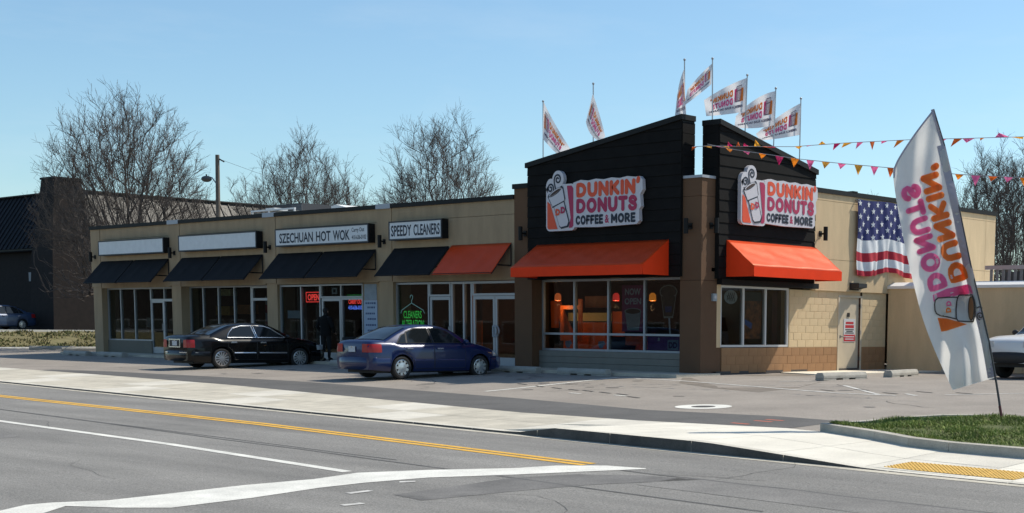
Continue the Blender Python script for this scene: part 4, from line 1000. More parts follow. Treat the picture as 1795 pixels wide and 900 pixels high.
# ================================================================== FLAGS
FLAGW = cloth_mat("flag_white", (.80, .78, .79), .55); FO = cloth_mat("flag_orange", (.95, .38, .10), .6); FP = cloth_mat("flag_pink", (.92, .20, .42), .6); FI = cloth_mat("flag_ink", (.22, .18, .24), .3); FK = cloth_mat("flag_brown", (.1, .06, .04), .2)
def bez(a, b, c, t):
    b2 = (b[0]*2-(a[0]+c[0])/2, b[1]*2-(a[1]+c[1])/2); return tuple((1-t)**2*a[k]+2*t*(1-t)*b2[k]+t*t*c[k] for k in (0, 1))
def roof_flag(label, top, foot, dp, ht, hb, tm, bm_, ft, fb, amp=.06):
    """flag on a thin pole: hoist ht-hb at the pole, top edge through tm to ft, bottom edge through bm_ to fb"""
    pt, pf = dp(*top), dp(*foot); s = thing("roof_flag", label, "flag", pf, group="logo flags on the roof")
    D = (pt-CAM).dot(FF)
    obj("pole", MB().tube([(0, 0, -.5), pt-pf], .017, 6), GALV, s); obj("finial", MB().sphere(pt-pf, .035, 8, 6), GALV, s)
    def cl(u, w, off=0.):
        a = bez(ht, tm, ft, u); b = bez(hb, bm_, fb, u); q = (a[0]+(b[0]-a[0])*w, a[1]+(b[1]-a[1])*w)
        return at(q[0], q[1], D+off+amp*math.sin(u*9+w*3+top[0])*min(1, u*4)+.0*w)-pf
    obj("cloth", MB().grid(lambda u, w: cl(u, w), 20, 10), FLAGW, s, smooth=True)
    mats = [FO, FP, FI, FLAGW]
    mb = MB()
    for off in (-.008, .008):
        q = lambda a, b, o=off: cl(a, b, o)
        mb.grid(lambda u, v: q(.07+.09*u, .25+.4*v), 2, 3, lambda i, j: 0); mb.grid(lambda u, v: q(.2+.08*u, .22+.4*v), 2, 3, lambda i, j: 1)
        g = lambda u, v: cl(.11+.12*u+.03*v, .16+.47*v, off*1.6)
        mb.grid(g, 3, 4, lambda i, j: 3)
        for e0, e1 in (((0, 0), (0, 1)), ((1, 0), (1, 1)), ((0, 0), (1, 0)), ((0, 1), (1, 1)), ((0, .3), (1, .3))):
            ribbon(mb, [(e0[0]+(e1[0]-e0[0])*t/4, e0[1]+(e1[1]-e0[1])*t/4) for t in range(5)], .05, lambda a, b: cl(.11+.12*a+.03*b, .16+.47*b, off*2), 2)
        round_text(mb, "DUNKIN'", lambda u, v, l: q(.32+.54*u, .44-.24*v), 0, .25); round_text(mb, "DONUTS", lambda u, v, l: q(.32+.52*u, .71-.24*v), 1, .25)
        text_on(mb, "AMERICA RUNS ON DUNKIN'", lambda u, v: q(.07+.85*u, .84-.09*v), .03, 2)
    obj("print", mb, mats, s, fix=False)
DA = lambda u, v: onY(u, v, .38)
DBX = lambda u, v: onX(u, v, -.3)
roof_flag("leftmost roof flag, drooping to the right over the front gable", (952, 178), (952, 286), DA, (953, 179), (951, 243), (972, 216), (968, 262), (1002, 265), (982, 274))
roof_flag("furled roof flag wrapped round its pole at mid gable", (1040, 147), (1040, 254), DA, (1039, 165), (1027, 214), (1050, 198), (1036, 236), (1061, 240), (1052, 248), .03)
roof_flag("limp roof flag hanging left of its pole at the front gable peak", (1200, 105), (1200, 210), DA, (1199, 122), (1203, 205), (1192, 142), (1194, 205), (1187, 168), (1183, 204), .03)
roof_flag("twisted roof flag blowing down left from the tall pole at the side gable peak", (1249, 103), (1249, 222), DBX, (1248, 112), (1247, 148), (1226, 133), (1225, 166), (1205, 158), (1199, 186), .04)
roof_flag("open roof flag streaming left on the second side gable pole, highest of three", (1310, 132), (1305, 240), DBX, (1309, 137), (1306.5, 196), (1272, 153), (1272, 201), (1234, 176), (1238, 204))
roof_flag("open roof flag streaming left on the third side gable pole, middle of three", (1360, 155), (1355, 265), DBX, (1359.5, 160), (1357, 220), (1325, 174), (1322, 225), (1290, 204), (1287, 224))
roof_flag("open roof flag streaming left on the rightmost side gable pole, lowest of three", (1404, 173), (1401, 290), DBX, (1404, 181), (1401.5, 237), (1367, 203), (1366, 243), (1325, 235), (1332, 247))
# tall banner on the grass
FB = at(1756, 737, 23.46); FB.z = islz(FB.x, FB.y)-.02
s = thing("feather_banner", "tall white feather banner with orange and pink rounded lettering, leaning in the grass", "banner", FB)
DB = 23.46
polepx = [(1757, 742), (1751, 700), (1745, 662), (1734, 600), (1720, 540), (1702, 465), (1681, 362), (1656, 255), (1637, 192)]
Rt = [(1745, 662), (1734, 600), (1720, 540), (1702, 465), (1681, 362), (1656, 255), (1637, 192)]
Lt = [(1670, 684), (1640, 618), (1618, 560), (1600, 492), (1580, 400), (1566, 312), (1571, 286), (1600, 240), (1635, 194)]
def poly_at(P, t):
    n = len(P)-1; f = min(t*n, n-1e-6); i = int(f); f -= i
    p0, p1, p2, p3 = P[max(i-1, 0)], P[i], P[i+1], P[min(i+2, n)]
    return tuple(.5*((2*p1[k])+(-p0[k]+p2[k])*f+(2*p0[k]-5*p1[k]+4*p2[k]-p3[k])*f*f+(-p0[k]+3*p1[k]-3*p2[k]+p3[k])*f**3) for k in (0, 1))
def rip(u, v): 
    a = (u-1600)/150; b = (v-192)/480
    edge = math.exp(-((a-.18-.62*b)/.10)**2)
    return .06*math.sin(a*11+b*4)*(.5+b)+.11*math.sin(a*7-b*7+.6)*max(0, b-.1)+.32*edge*min(1, max(0, b-.3)*2)+.05*math.sin(a*22+b*9)*max(0, .45-b)*2.2+.03*math.sin((a-b*.4)*30+b*17)*(.3+b)+.16*math.sin((a-b*.45)*16+b*9)*max(0, b-.70)*2+.02*math.sin(b*38+a*11)
def bp(u, v, off=0.): return at(u, v, DB+rip(u, v)+off)-FB
def bcl(t, sx_):
    l, r = poly_at(Lt, t), poly_at(Rt, t); return bp(l[0]+(r[0]-l[0])*sx_, l[1]+(r[1]-l[1])*sx_)
BAN = cloth_mat("banner_white", (.74, .72, .70), .5, .04)
obj("cloth", MB().grid(bcl, 110, 40), BAN, s, smooth=True, ang=180)
obj("pole", MB().tube([bp(u, v)*1.0 for u, v in polepx], [.02, .02, .018, .016, .014, .012, .011, .01, .009], 8), mat("banner_pole", (.03, .03, .03), .5), s, smooth=True)
obj("red_sleeve", MB().tube([bp(1757, 741), bp(1752.5, 712)], .024, 8), mat("dark_red_rod", (.09, .012, .012), .5), s)
HEMSHADE = cloth_mat("banner_hem_shaded", (.42, .39, .46), .2)  # sleeve and hem cloth, greyed with the shade of the fold
mb = MB()
for off in (-.006, .006): ribbon(mb, [poly_at([(u-6.5, v) for u, v in Rt[:-1]], k/40) for k in range(41)], 14, lambda a, b: bp(a, b, off)); ribbon(mb, [poly_at([(u-2.5, v) for u, v in Rt[-2:]], k/12) for k in range(13)], 6, lambda a, b: bp(a, b, off)); ribbon(mb, [poly_at([(u+1, v) for u, v in Lt[5:]], k/20) for k in range(21)], 3, lambda a, b: bp(a, b, off))
obj("hem", mb, HEMSHADE, s, fix=False)
BO = cloth_mat("banner_orange", (.95, .30, .07), .6); BPk = cloth_mat("banner_pink", (.90, .22, .44), .6)
def btext(name, body, O, ax, az, m, bend=0.):
    """every letter set along a bending baseline"""
    mb = MB()
    for sg in (-1, 1):
        round_text(mb, body, lambda a, b, l: bp(O[0]+ax[0]*a+az[0]*b+bend*a*(1-a), O[1]+ax[1]*a+az[1]*b, sg*(.012+l)), 0, .29, .07)
    obj(name, mb, m, s, fix=False)
btext("lettering", "DUNKIN'", (1667, 499), (-58, -203), (32, -10), BO, -8)
btext("lettering", "DONUTS", (1630, 514), (-52, -184), (33, -11), BPk, -10)
def bpoly(mb, pts, d, mi):
    # fan refined toward the centre so that prints hug the cloth
    c = (sum(p[0] for p in pts)/len(pts), sum(p[1] for p in pts)/len(pts)); n = len(pts); R = 4; SUB = 5
    ring = []
    for k in range(n):
        for j in range(SUB): ring.append((pts[k][0]+(pts[(k+1) % n][0]-pts[k][0])*j/SUB, pts[k][1]+(pts[(k+1) % n][1]-pts[k][1])*j/SUB))
    for off in (-d, d):
        for r in range(R):
            f0, f1 = r/R, (r+1)/R
            for k in range(len(ring)):
                a, b = ring[k], ring[(k+1) % len(ring)]; L_ = lambda p, f: bp(c[0]+(p[0]-c[0])*f, c[1]+(p[1]-c[1])*f, off)
                mb.face([L_(a, f0), L_(a, f1), L_(b, f1), L_(b, f0)] if r else [bp(c[0], c[1], off), L_(a, f1), L_(b, f1)], mi)
z2 = lambda pts: [(1560+a/3.33, 430+b/3.33) for a, b in pts]
mb = MB(); bpoly(mb, z2([(250, 292), (330, 255), (455, 228), (472, 240), (484, 282), (400, 292), (255, 330)]), .010, 0); obj("pink_panel", mb, BPk, s, fix=False)
mb = MB(); bpoly(mb, z2([(278, 424), (330, 428), (395, 446), (450, 462), (330, 500), (300, 505)]), .010, 0); obj("orange_panel", mb, BO, s, fix=False)
mb = MB(); cup = z2([(262, 330), (280, 306), (392, 303), (404, 292), (480, 292), (494, 330), (496, 400), (484, 446), (400, 444), (388, 430), (290, 410), (264, 385)])
bpoly(mb, cup, .014, 1)
def outline(pts, wd, off, closed=False):
    P = z2(pts); R_ = []
    P = P+[P[0]] if closed else P
    for p, q in zip(P, P[1:]): R_ += [(p[0]+(q[0]-p[0])*k/5, p[1]+(q[1]-p[1])*k/5) for k in range(5)]
    R_.append(P[-1])
    for o in (-off, off): ribbon(mb, R_, wd, lambda a, b: bp(a, b, o), 0)
outline([(400, 304), (340, 305), (280, 309), (265, 322), (261, 345), (263, 380), (272, 400), (290, 410), (340, 420), (392, 432)], 2.3, .020)
outline([(404, 292), (480, 291), (491, 320), (497, 360), (496, 410), (486, 447), (440, 446), (398, 443), (388, 428), (386, 380), (390, 330), (396, 305)], 2.3, .024, True)
e = circ(1560+474/3.33, 430+370/3.33, 5.0, 21, 18); bpoly(mb, e, .028, 2)
for o in (-.034, .034): ribbon(mb, e+[e[0]], 1.6, lambda a, b: bp(a, b, o), 0)
sp = [(1560+(527+22*(1-t*.75)*math.cos(1.6+t*8.5))/3.33, 430+(413+24*(1-t*.75)*math.sin(1.6+t*8.5))/3.33) for t in [i/14 for i in range(15)]]
for off in (-.012, .012): ribbon(mb, sp, 2, lambda a, b: bp(a, b, off), 0); ribbon(mb, z2([(506, 368), (520, 360), (540, 368)]), 2, lambda a, b: bp(a, b, off), 0)
obj("cup", mb, [mat("flag_ink2", (.06, .045, .04), .7), BAN, mat("coffee2", (.22, .1, .04), .7)], s, fix=False)
def letter_d(c, m):
    mb = MB(); bt = lambda u, v, off: bp(c[0]+4*v*1.0+(-1.0)*u, c[1]-7*(1-u)+3.5-1*v, off)
    for off in (-.02, .02): text_on(mb, "D", lambda u, v: bp(c[0]-4.5+9*v-1.2*u, c[1]+4.5-9*u-1.2*v, off), .06)
    obj("lettering", mb, m, s, fix=False)
letter_d((1663.7, 533), BPk); letter_d((1663, 544.5), BO)
# national flag on the side wall
s = thing("national_flag", "stars and stripes flag hung on the sunlit side wall", "flag", (.07, 7.1, 5.15))
UB = cloth_mat("us_blue", (.016, .024, .13), .1); UR = cloth_mat("us_red", (.46, .02, .04), .1); UW = cloth_mat("us_white", (.72, .73, .75), .1)
FW, FH = 3.2, 2.18
def fl(u, w, off=0.):
    a = u*FW; zb = -FH*w-.10*w*math.sin(u*7+.6)-.06*w*(u > .3)*math.sin(u*3)
    fold = (.05*math.sin(a*8+w*2.6)+.03*math.sin(a*17-w*4)+.05*math.sin(a*3.4+w*6))*(.15+.85*w)
    return Vector((.10+fold+off, a-.04*w*math.sin(u*12), zb-.05*math.sin(math.pi*u*3)*.4))
rows = 42
def fm(i, j):
    u = (i+.5)/48; w = (j+.5)/rows
    if w < .52: return 0 if u < .875 else (1 if int(w/.13) % 2 == 0 else 2)
    return 2 if w < .68 else 1 if w < .82 else 2 if w < .93 else 1
cl_ = obj("cloth", MB().grid(lambda u, w: fl(u, w), 48, rows, fm), [UB, UR, UW], s, smooth=True, ang=180)
for r_ in range(6):
    for c_ in range(6):
        u0 = .03+.155*c_+(.078 if r_ % 2 else 0); w0 = .05+.088*r_
        if u0 > .86: continue
        pts = []
        for k in range(10):
            R_ = .10 if k % 2 == 0 else .042; a = math.pi/2+k*math.pi/5; pts.append((u0+R_*math.cos(a)/FW, w0-R_*math.sin(a)/FH))
        c0 = fl(u0, w0, .012); mb = MB()
        for k in range(10): mb.face([c0, fl(*pts[k], .012), fl(*pts[(k+1) % 10], .012)])
        obj("star", mb, UW, s, fix=False)
for y in (.02, 1.6, 3.1): obj("grommet", MB().lathe([(.02, -.06), (.02, .13), (.001, .13)], 8, (0, y, -.03), 'x'), GALV, s)
# pennant strings
PC = [cloth_mat("pennant_orange", (.85, .26, .02), .45), cloth_mat("pennant_pink", (.8, .16, .36), .45), cloth_mat("pennant_red", (.7, .03, .16), .4), cloth_mat("pennant_yellow", (.85, .42, .05), .45), cloth_mat("pennant_deep", (.78, .15, .02), .4)]
def bunting(label, path, d0, d1, pens):
    s = thing("bunting", label, "bunting", group="pennant strings over the side lot")
    P = []
    for u, v in path: P.append(at(u, v, d0+(d1-d0)*(u-path[0][0])/(path[-1][0]-path[0][0])))
    obj("cord", MB().tube(P, .008, 4), mat("cord_grey", (.3, .3, .32), .8), s)
    def on(u):
        for (a, b), (c, d) in zip(path, path[1:]):
            if a <= u <= c: return b+(d-b)*(u-a)/(c-a)
        return path[-1][1]
    for u, wd, dx, dy, ci in pens:
        D = d0+(d1-d0)*(u-path[0][0])/(path[-1][0]-path[0][0]); v0, v1 = on(u-wd/2), on(u+wd/2)
        def fn(a, b, off=0.):
            x = u-wd/2+wd*a; y = v0+(v1-v0)*a; tx, ty = u+dx, (v0+v1)/2+dy
            return at(x+(tx-x)*b, y+(ty-y)*b, D+.05*math.sin(b*3+u)+.03*math.sin(a*5+b*4+u))
        obj("pennant", MB().grid(fn, 3, 3), PC[ci], s, smooth=True, fix=False)
bunting("upper string of orange and pink pennants, fluttering sideways", [(1213, 258), (1240, 256), (1300, 257), (1390, 257.5), (1480, 251), (1600, 245), (1690, 243), (1795, 240), (1900, 237)], 38.1, 35,
        [(1218, 9, -6, 7, 4), (1240, 14, 8, 4, 3), (1257, 12, 10, 3, 1), (1270, 12, 10, 3, 3), (1280, 9, -4, -8, 2), (1294, 7, 0, -8, 4), (1308, 10, -4, -6, 2), (1328, 12, -4, -12, 3), (1342, 14, 12, 3, 4), (1350, 12, 10, 2, 2), (1400, 14, 0, 5, 3), (1419, 11, -5, 2, 1), (1441, 14, 0, -6, 3), (1468, 12, -8, 12, 2), (1487, 16, -12, 9, 3), (1508, 11, -8, 12, 1), (1529, 9, 0, 15, 4), (1551, 12, -6, 5, 1), (1579, 13, -13, 14, 0), (1655, 10, -3, 5, 1), (1680, 15, -14, 15, 4), (1698, 22, -4, 8, 1), (1722, 8, -4, 5, 0), (1757, 26, -6, -8, 1), (1783, 22, 10, 4, 3)])
bunting("lower string of pennants hanging straight, pink and orange by turns", [(1240, 253), (1290, 263), (1400, 279), (1480, 287.5), (1565, 295), (1680, 306), (1795, 312), (1900, 318)], 38.1, 30,
        [(1278, 13, 2, 7, 0), (1308, 13, 4, 6, 1), (1337, 14, -2, 9, 0), (1366.5, 15, -1, 16, 2), (1393.5, 15, -2, 16, 0), (1420.5, 14, -1, 17, 1), (1448, 15, -3, 12, 3), (1476, 15, -3, 10, 1), (1505, 15, -1, 18, 3), (1533, 14, -1, 16, 1), (1562, 14, -2, 17, 4), (1682, 16, -3, 10, 0), (1710.5, 17, -1, 19, 1), (1741, 17, -4, 10, 4), (1768, 17, -3, 10, 1), (1795, 15, 0, 15, 0)])
# ================================================================== WHEEL STOPS
STOPM = mat("stop_concrete", (.36, .34, .30), .95, var=.2, scale=4, bump=.4, bscale=40)
def wheel_stop(label, p, ang, L=1.75, grp="concrete wheel stops"):
    z = lotz(p[1]); s = thing("wheel_stop", label, "wheel stop", (p[0], p[1], z), ang, grp)
    pr = [(-.13, .035), (-.13, .11), (-.085, .185), (.085, .185), (.13, .11), (.13, .035)]
    m_ = MB(); e = .12
    m_.prism([(-L/2, y, z_) for y, z_ in pr], (L, 0, 0))
    obj("body", m_, STOPM, s, bevel=.015)
    for a, b in ((-L/2, -L*.22), (-L*.07, L*.07), (L*.22, L/2)): box("foot", STOPM, s, a, b, -.13, .13, 0, .035)
    f = MB()
    for a in (-L*.33, L*.33): f.lathe([(.03, .187), (.001, .189)], 8, (a, 0, 0))
    obj("pin", f, mat("rusty_iron", (.09, .05, .03), .9), s)
def wsl(label, a, b, L=None):
    p, q = onG(*a), onG(*b); wheel_stop(label, ((p.x+q.x)/2, (p.y+q.y)/2), math.atan2(q.y-p.y, q.x-p.x), L or min(2.0, max(1.6, (q-p).length)))
wsl("sunlit wheel stop nearest the side window, in front of the side door walk", (1433, 668), (1516, 664), 2.0)
wsl("sunlit wheel stop in the middle of the side lot row, before the door", (1541, 663), (1616, 658), 2.0)
wsl("wheel stop partly behind the banner, farthest of the side lot row", (1638, 657), (1722, 653), 2.0)
p_ = onG(92, 614); wheel_stop("shaded wheel stop at the far left end of the lot", (p_.x, p_.y), math.radians(62), 1.9)
p_ = onG(150, 616.5); wheel_stop("shaded wheel stop just left of the first pier", (p_.x, p_.y), math.radians(62), 1.9)
for x, l in ((-31.0, "shaded wheel stop under the leftmost shop window"), (-28.2, "shaded wheel stop in front of the leftmost shop door"), (-13.2, "shaded wheel stop between the two parked sedans"), (-9.6, "shaded wheel stop beyond the nose of the blue sedan"), (-5.6, "shaded wheel stop in front of the left corner shop windows"), (-2.9, "shaded wheel stop in front of the right corner shop windows")):
    wheel_stop(l, (x, -1.65 if x < -8 else -1.5), 0, 1.85)

# ================================================================== CARS
def interp(P, x):
    if x <= P[0][0]: return P[0][1]
    for (a, b), (c, d) in zip(P, P[1:]):
        if x <= c: 
            t = (x-a)/(c-a) if c > a else 0; return b+(d-b)*t
    return P[-1][1]
def smooth_interp(P, x):
    if x <= P[0][0]: return P[0][1]
    n = len(P)
    for i in range(n-1):
        if x <= P[i+1][0]:
            (x0, y0), (x1, y1) = P[i], P[i+1]; h = x1-x0
            def sl(j):
                if j == 0: return (P[1][1]-P[0][1])/(P[1][0]-P[0][0])
                if j == n-1: return (P[-1][1]-P[-2][1])/(P[-1][0]-P[-2][0])
                a = (P[j][1]-P[j-1][1])/(P[j][0]-P[j-1][0]); b = (P[j+1][1]-P[j][1])/(P[j+1][0]-P[j][0])
                return 0 if a*b <= 0 else 2*a*b/(a+b)
            m0, m1 = sl(i)*h, sl(i+1)*h; t = (x-x0)/h
            return (2*t**3-3*t**2+1)*y0+(t**3-2*t**2+t)*m0+(-2*t**3+3*t**2)*y1+(t**3-t**2)*m1
    return P[-1][1]
def make_car(name, label, cat, sp, paint, loc, rz):
    """local frame: x runs from the rear bumper (0) to the nose (L), y across, z up"""
    s = thing(name, label, cat, loc, rz)
    L, W, belt = sp['L'], sp['W'], sp['belt']; ax = sp['axles']; R = sp['R']; ra = R+.055; sill = sp.get('sill', .19)
    zt = lambda x: smooth_interp(sp['deck'], x); hw = lambda x: W/2*smooth_interp(sp['plan'], x); roofz = lambda x: smooth_interp(sp['roof'], x)
    def zb(x):
        z = interp(sp['under'], x)
        for a in ax:
            d = abs(x-a)
            if d < ra: z = max(z, R+math.sqrt(ra*ra-d*d))
        return z
    def sec(x):
        w, b, t = hw(x), zb(x), zt(x); sh = min(belt, t-.05); c = sp.get('crown', .02)
        z1 = min(b+.09, sh-.16); z2 = max(z1+.05, min(.50*belt+.02, sh-.12)); z3 = max(z2+.03, sh-.09)
        z1, z2, z3 = max(z1, b), max(z2, b+.004), max(z3, b+.008)
        return [(w-.06 if b < R else w-.012, b), (w-.012, max(z1, b+.002)), (w, z2), (w-.012, z3), (w-.05, sh), (w-.13, t-.004), (w*.5, t+c), (0, t+c*1.4)]
    xs = sorted(set([round(x, 4) for x in [0, .02, .06, .12, .2] + [i*.11 for i in range(3, int(L/.11)-1)] + [L-.2, L-.12, L-.06, L-.02, L] + [a+d for a in ax for d in (-ra-.002, -ra+.004, -ra*.93, -ra*.8, -ra*.6, -ra*.3, 0, ra*.3, ra*.6, ra*.8, ra*.93, ra-.004, ra+.002)]]))
    body = MB(); n = len(sec(1.)); m = len(xs)
    for x in xs:
        p = sec(x); body.v += [(x, y, z) for y, z in p] + [(x, -y, z) for y, z in reversed(p[:-1])]
    N = 2*n-1
    for i in range(m-1):
        for j in range(N-1):
            a = i*N+j; body.f.append((a, a+1, a+N+1, a+N)); body.mi.append(0)
    for i in (0, m-1):
        idx = [i*N+j for j in range(N)]; 
        # end caps as strips across the car
        for j in range(n-1): body.f.append((idx[j], idx[j+1], idx[N-2-j], idx[N-1-j]) if j < n-2 else (idx[j], idx[j+1], idx[N-2-j+0]) if False else (idx[j], idx[j+1], idx[N-2-j], idx[N-1-j])); body.mi.append(0)
    body.f = [f for f in body.f if len(set(f)) >= 3]; body.mi = [0]*len(body.f)
    body.f = [tuple(dict.fromkeys(f)) for f in body.f]
    obj("body", body, paint, s, smooth=True, ang=40)
    obj("underbody", MB().box(.25, L-.25, -W/2+.25, W/2-.25, sill-.03, .62), DKPLAST, s)
    def surf(x, q):
        p = sec(x); k = min(int(q), n-2); f = q-k; return Vector((x, p[k][0]+(p[k+1][0]-p[k][0])*f, p[k][1]+(p[k+1][1]-p[k][1])*f))
    def side_at(x, z):
        p = sec(x)
        for (y0, z0), (y1, z1) in zip(p, p[1:]):
            if z0 <= z <= z1 or (z < p[0][1]): return y0+(y1-y0)*((z-z0)/(z1-z0) if z1 > z0 else 0)
        return p[-3][0]
    # cabin
    tum = sp['tumble']; cb0, cb1 = sp['cab']; wb = lambda x: hw(x)-.055
    def ytop(x, z): return wb(x)-(z-belt)*tum
    cs = sorted(set([round(cb0+(cb1-cb0)*i/36, 4) for i in range(37)] + [a for a, b in sp['roof']])); cab = MB(); CN = 9
    def csec(x):
        zr = max(roofz(x), belt+.012); y = ytop(x, zr-.05) if zr-.05 > belt else wb(x); y1 = ytop(x, zr)
        return [(wb(x), belt-.03), (y+.0, max(belt, zr-.06)), (y1-.035, zr-.015), (y1*.6, zr+.012), (0, zr+.022)]
    for x in cs:
        p = csec(x); cab.v += [(x, y, z) for y, z in p]+[(x, -y, z) for y, z in reversed(p[:-1])]
    for i in range(len(cs)-1):
        for j in range(CN-1): a = i*CN+j; cab.f.append((a, a+1, a+CN+1, a+CN)); cab.mi.append(0)
    obj("roof", cab, paint, s, smooth=True, ang=50)
    gl = sp.get('glass', mat("dark_car_glass", (.012, .015, .017), .04, spec=.45))
    def side_poly(pts, off):
        return lambda sg: [Vector((x, sg*(ytop(x, z)+off), z)) for x, z in pts]
    for w_ in sp['windows']:
        for sg in (1, -1):
            o = obj("side_window", MB().face(side_poly(w_, .012)(sg)), gl, s)
            c = (sum(p[0] for p in w_)/len(w_), sum(p[1] for p in w_)/len(w_))
            f = MB(); out = [(c[0]+(x-c[0])*1.03+(.018 if x > c[0] else -.018), z+(.02 if z > c[1] else -.014)) for x, z in w_]
            P, Q = side_poly(out, .008)(sg), side_poly(w_, .010)(sg)
            for k in range(len(P)): f.face([P[k], P[(k+1) % len(P)], Q[(k+1) % len(P)], Q[k]])
            if sp['trim'] is CHROME: f.tube([p+(q-p)*.4 for p, q in zip(P, Q)]+[P[0]+(Q[0]-P[0])*.4], .014, 6)
            obj("window_trim", f, sp['trim'], o)
    # windscreen and rear window on the sloping parts of the cabin
    for nm, a, b in (("windscreen", *sp['front']), ("rear_window", *sp['rear'])):
        def wn(u, v):
            x = a+(b-a)*u; zr = roofz(x); y1 = ytop(x, zr)-.075; t = 2*v-1; return Vector((x, y1*t, zr+.030-.022*t*t*t*t))
        obj(nm, MB().grid(wn, 12, 10), gl, s, smooth=True, ang=80)
    # doors with shut lines, handles and rub strips
    for (x0, x1, hx) in sp['doors']:
        for sg in (1, -1):
            g = MB(); d = MB()
            def dp(x, z, o): return Vector((x, sg*(side_at(x, z)+o), z))
            zA, zB = sill+.09, belt-.005
            def cl(x, z):  # keep the door clear of the wheel arch
                for a in ax:
                    if abs(x-a) < ra+.04 and z < R+math.sqrt(max(0, (ra+.04)**2-(x-a)**2)): return False
                return True
            nu, nv = 12, 8
            def px(u, v):
                z = zA+(zB-zA)*v; a_, b_ = x0, x1
                for a in ax:
                    r_ = ra+.05
                    if z < R+r_:
                        e = math.sqrt(max(0, r_*r_-max(0, z-R)**2))
                        if a < (x0+x1)/2 and a+e > a_: a_ = a+e
                        if a > (x0+x1)/2 and a-e < b_: b_ = a-e
                return a_+(b_-a_)*u, z
            def fd(u, v): x, z = px(u, v); return dp(x, z, .006)
            o = obj("door", MB().grid(fd, nu, nv), paint, s, smooth=True, ang=60)
            edge = [px(0, k/nv) for k in range(nv+1)]+[px(1, k/nv) for k in reversed(range(nv+1))]+[px(0, 0)]
            f = MB()
            for k in range(len(edge)-1):
                if abs(edge[k][1]-edge[k+1][1]) < 1e-6 and edge[k][1] > .6: continue
                f.tube([dp(*edge[k], .004), dp(*edge[k+1], .004)], .006, 4, cap=False)
            obj("shut_line", f, DKPLAST, o)
            h = MB(); hz = belt-.13; q = dp(hx, hz, .02); h.box(hx-.1, hx+.1, q.y-.016, q.y+.016, hz-.022, hz+.022); obj("handle", h, sp['handle'], o, bevel=.008)
            if sp.get('strip'):
                mz = sp['strip_z']; a_, b_ = px(0, .42)[0]+.05, px(1, .42)[0]-.05
                t = MB().tube([dp(a_+(b_-a_)*u/10, mz, .004) for u in range(11)], sp.get('strip_r', .03), 8); obj("rub_strip", t, sp['strip'], o, smooth=True)
    # bumpers
    for nm, e, sg in (("rear_bumper", 0, -1), ("front_bumper", L, 1)):
        zs = sp['bump']; pl_ = []
        k = 12
        ys = [W/2*.985*math.sin(math.pi/2*(2*i/k-1)) for i in range(k+1)]
        def bx(y, dz): 
            t = abs(y)/(W/2); return e+sg*(.055-.20*t**4-dz)
        mb = MB()
        prof = [(zs[0], .05), (zs[0]+.06, .0), ((zs[0]+zs[1])/2, -.012), (zs[1]-.05, .0), (zs[1], .06), (zs[1]+.005, .16)]
        arch = ax[0]-ra-.035 if e == 0 else ax[1]+ra+.035; zm = (zs[0]+zs[1])/2
        fl = [arch+((.20 if e == 0 else L-.20)-arch)*q/4 for q in range(5)]
        path_ = [(x, side_at(x, zm)+.014, 1) for x in fl]+[(None, ys[k-1-i], 0) for i in range(k-1)]+[(x, -side_at(x, zm)-.014, -1) for x in reversed(fl)]
        for x, y, f_ in path_:
            for z, dz in prof: mb.v.append((bx(y, dz), y, z) if f_ == 0 else (x, y-f_*max(0, min(dz, .05)), z))
        for i in range(len(path_)-1):
            for j in range(len(prof)-1): a = i*len(prof)+j; mb.f.append((a, a+1, a+len(prof)+1, a+len(prof))); mb.mi.append(0)
        # corners wrap along the flanks to the wheel arch
        o = obj(nm, mb, sp.get('bump_m', paint), s, smooth=True, ang=60)
        if sp.get('bstrip'):
            for y0, y1 in ((-W/2*.9, -W/2*.42), (W/2*.42, W/2*.9)):
                obj("chrome_strip", MB().grid(lambda u, v: Vector((bx(y0+(y1-y0)*u, -.02)+sg*.004, y0+(y1-y0)*u, zs[1]-.09+.03*v)), 6, 1), sp['bstrip'], o)
            for q0, q1 in ((.14, .42),):
                for sd in (1, -1):
                    xx = (lambda u: q0+(q1-q0)*u) if e == 0 else (lambda u: L-q0-(q1-q0)*u)
                    obj("chrome_strip", MB().grid(lambda u, v: Vector((xx(u), sd*(side_at(xx(u), zs[1]-.08)+.008), zs[1]-.09+.03*v)), 5, 1), sp['bstrip'], o)
    # lamps
    for sg in (1, -1):
        for nm, x0, x1, z0, z1, m_, yin in sp['lamps']:
            end = 0 if x0 < L/2 else L
            mb = MB(); dirn = -1 if end == 0 else 1
            ya = W/2*yin
            # face on the end of the car, wrapping round to the flank
            def lf(u, v):
                z = z0+(z1-z0)*v
                if u < .5:
                    t = u/.5; y = ya+(hw(end)-.03-ya)*t; return Vector((end+dirn*.012*(1), sg*y, z))
                t = (u-.5)/.5; x = (x1*t+.0*(1-t)) if end == 0 else L-(L-x0)*t
                z = z if sp.get('blk') else z0+(z1-z0)*v-(0 if end == 0 else 0)
                return Vector((x, sg*(side_at(x, z)+.012), z))
            mb.grid(lf, 16, 4); obj(nm, mb, m_, s, smooth=True, ang=70)
    # plate, emblem
    if sp.get('plate', True):
        zp = sp['plate_z']
        if sp.get('plate_frame'): 
            f = MB(); f.box(-.03, -.012, -.36, .36, zp-.13, zp-.10); f.box(-.03, -.012, -.36, .36, zp+.10, zp+.13); f.box(-.03, -.012, -.36, -.33, zp-.1, zp+.1); f.box(-.03, -.012, .33, .36, zp-.1, zp+.1); obj("plate_surround", f, CHROME, s); box("plate_recess", DKPLAST, s, -.014, -.008, -.34, .34, zp-.11, zp+.11)
        pl = box("number_plate", mat("plate_white", (.5, .52, .55), .5, var=.15, scale=30), s, -.03, -.02, -.15, .15, zp-.075, zp+.075)
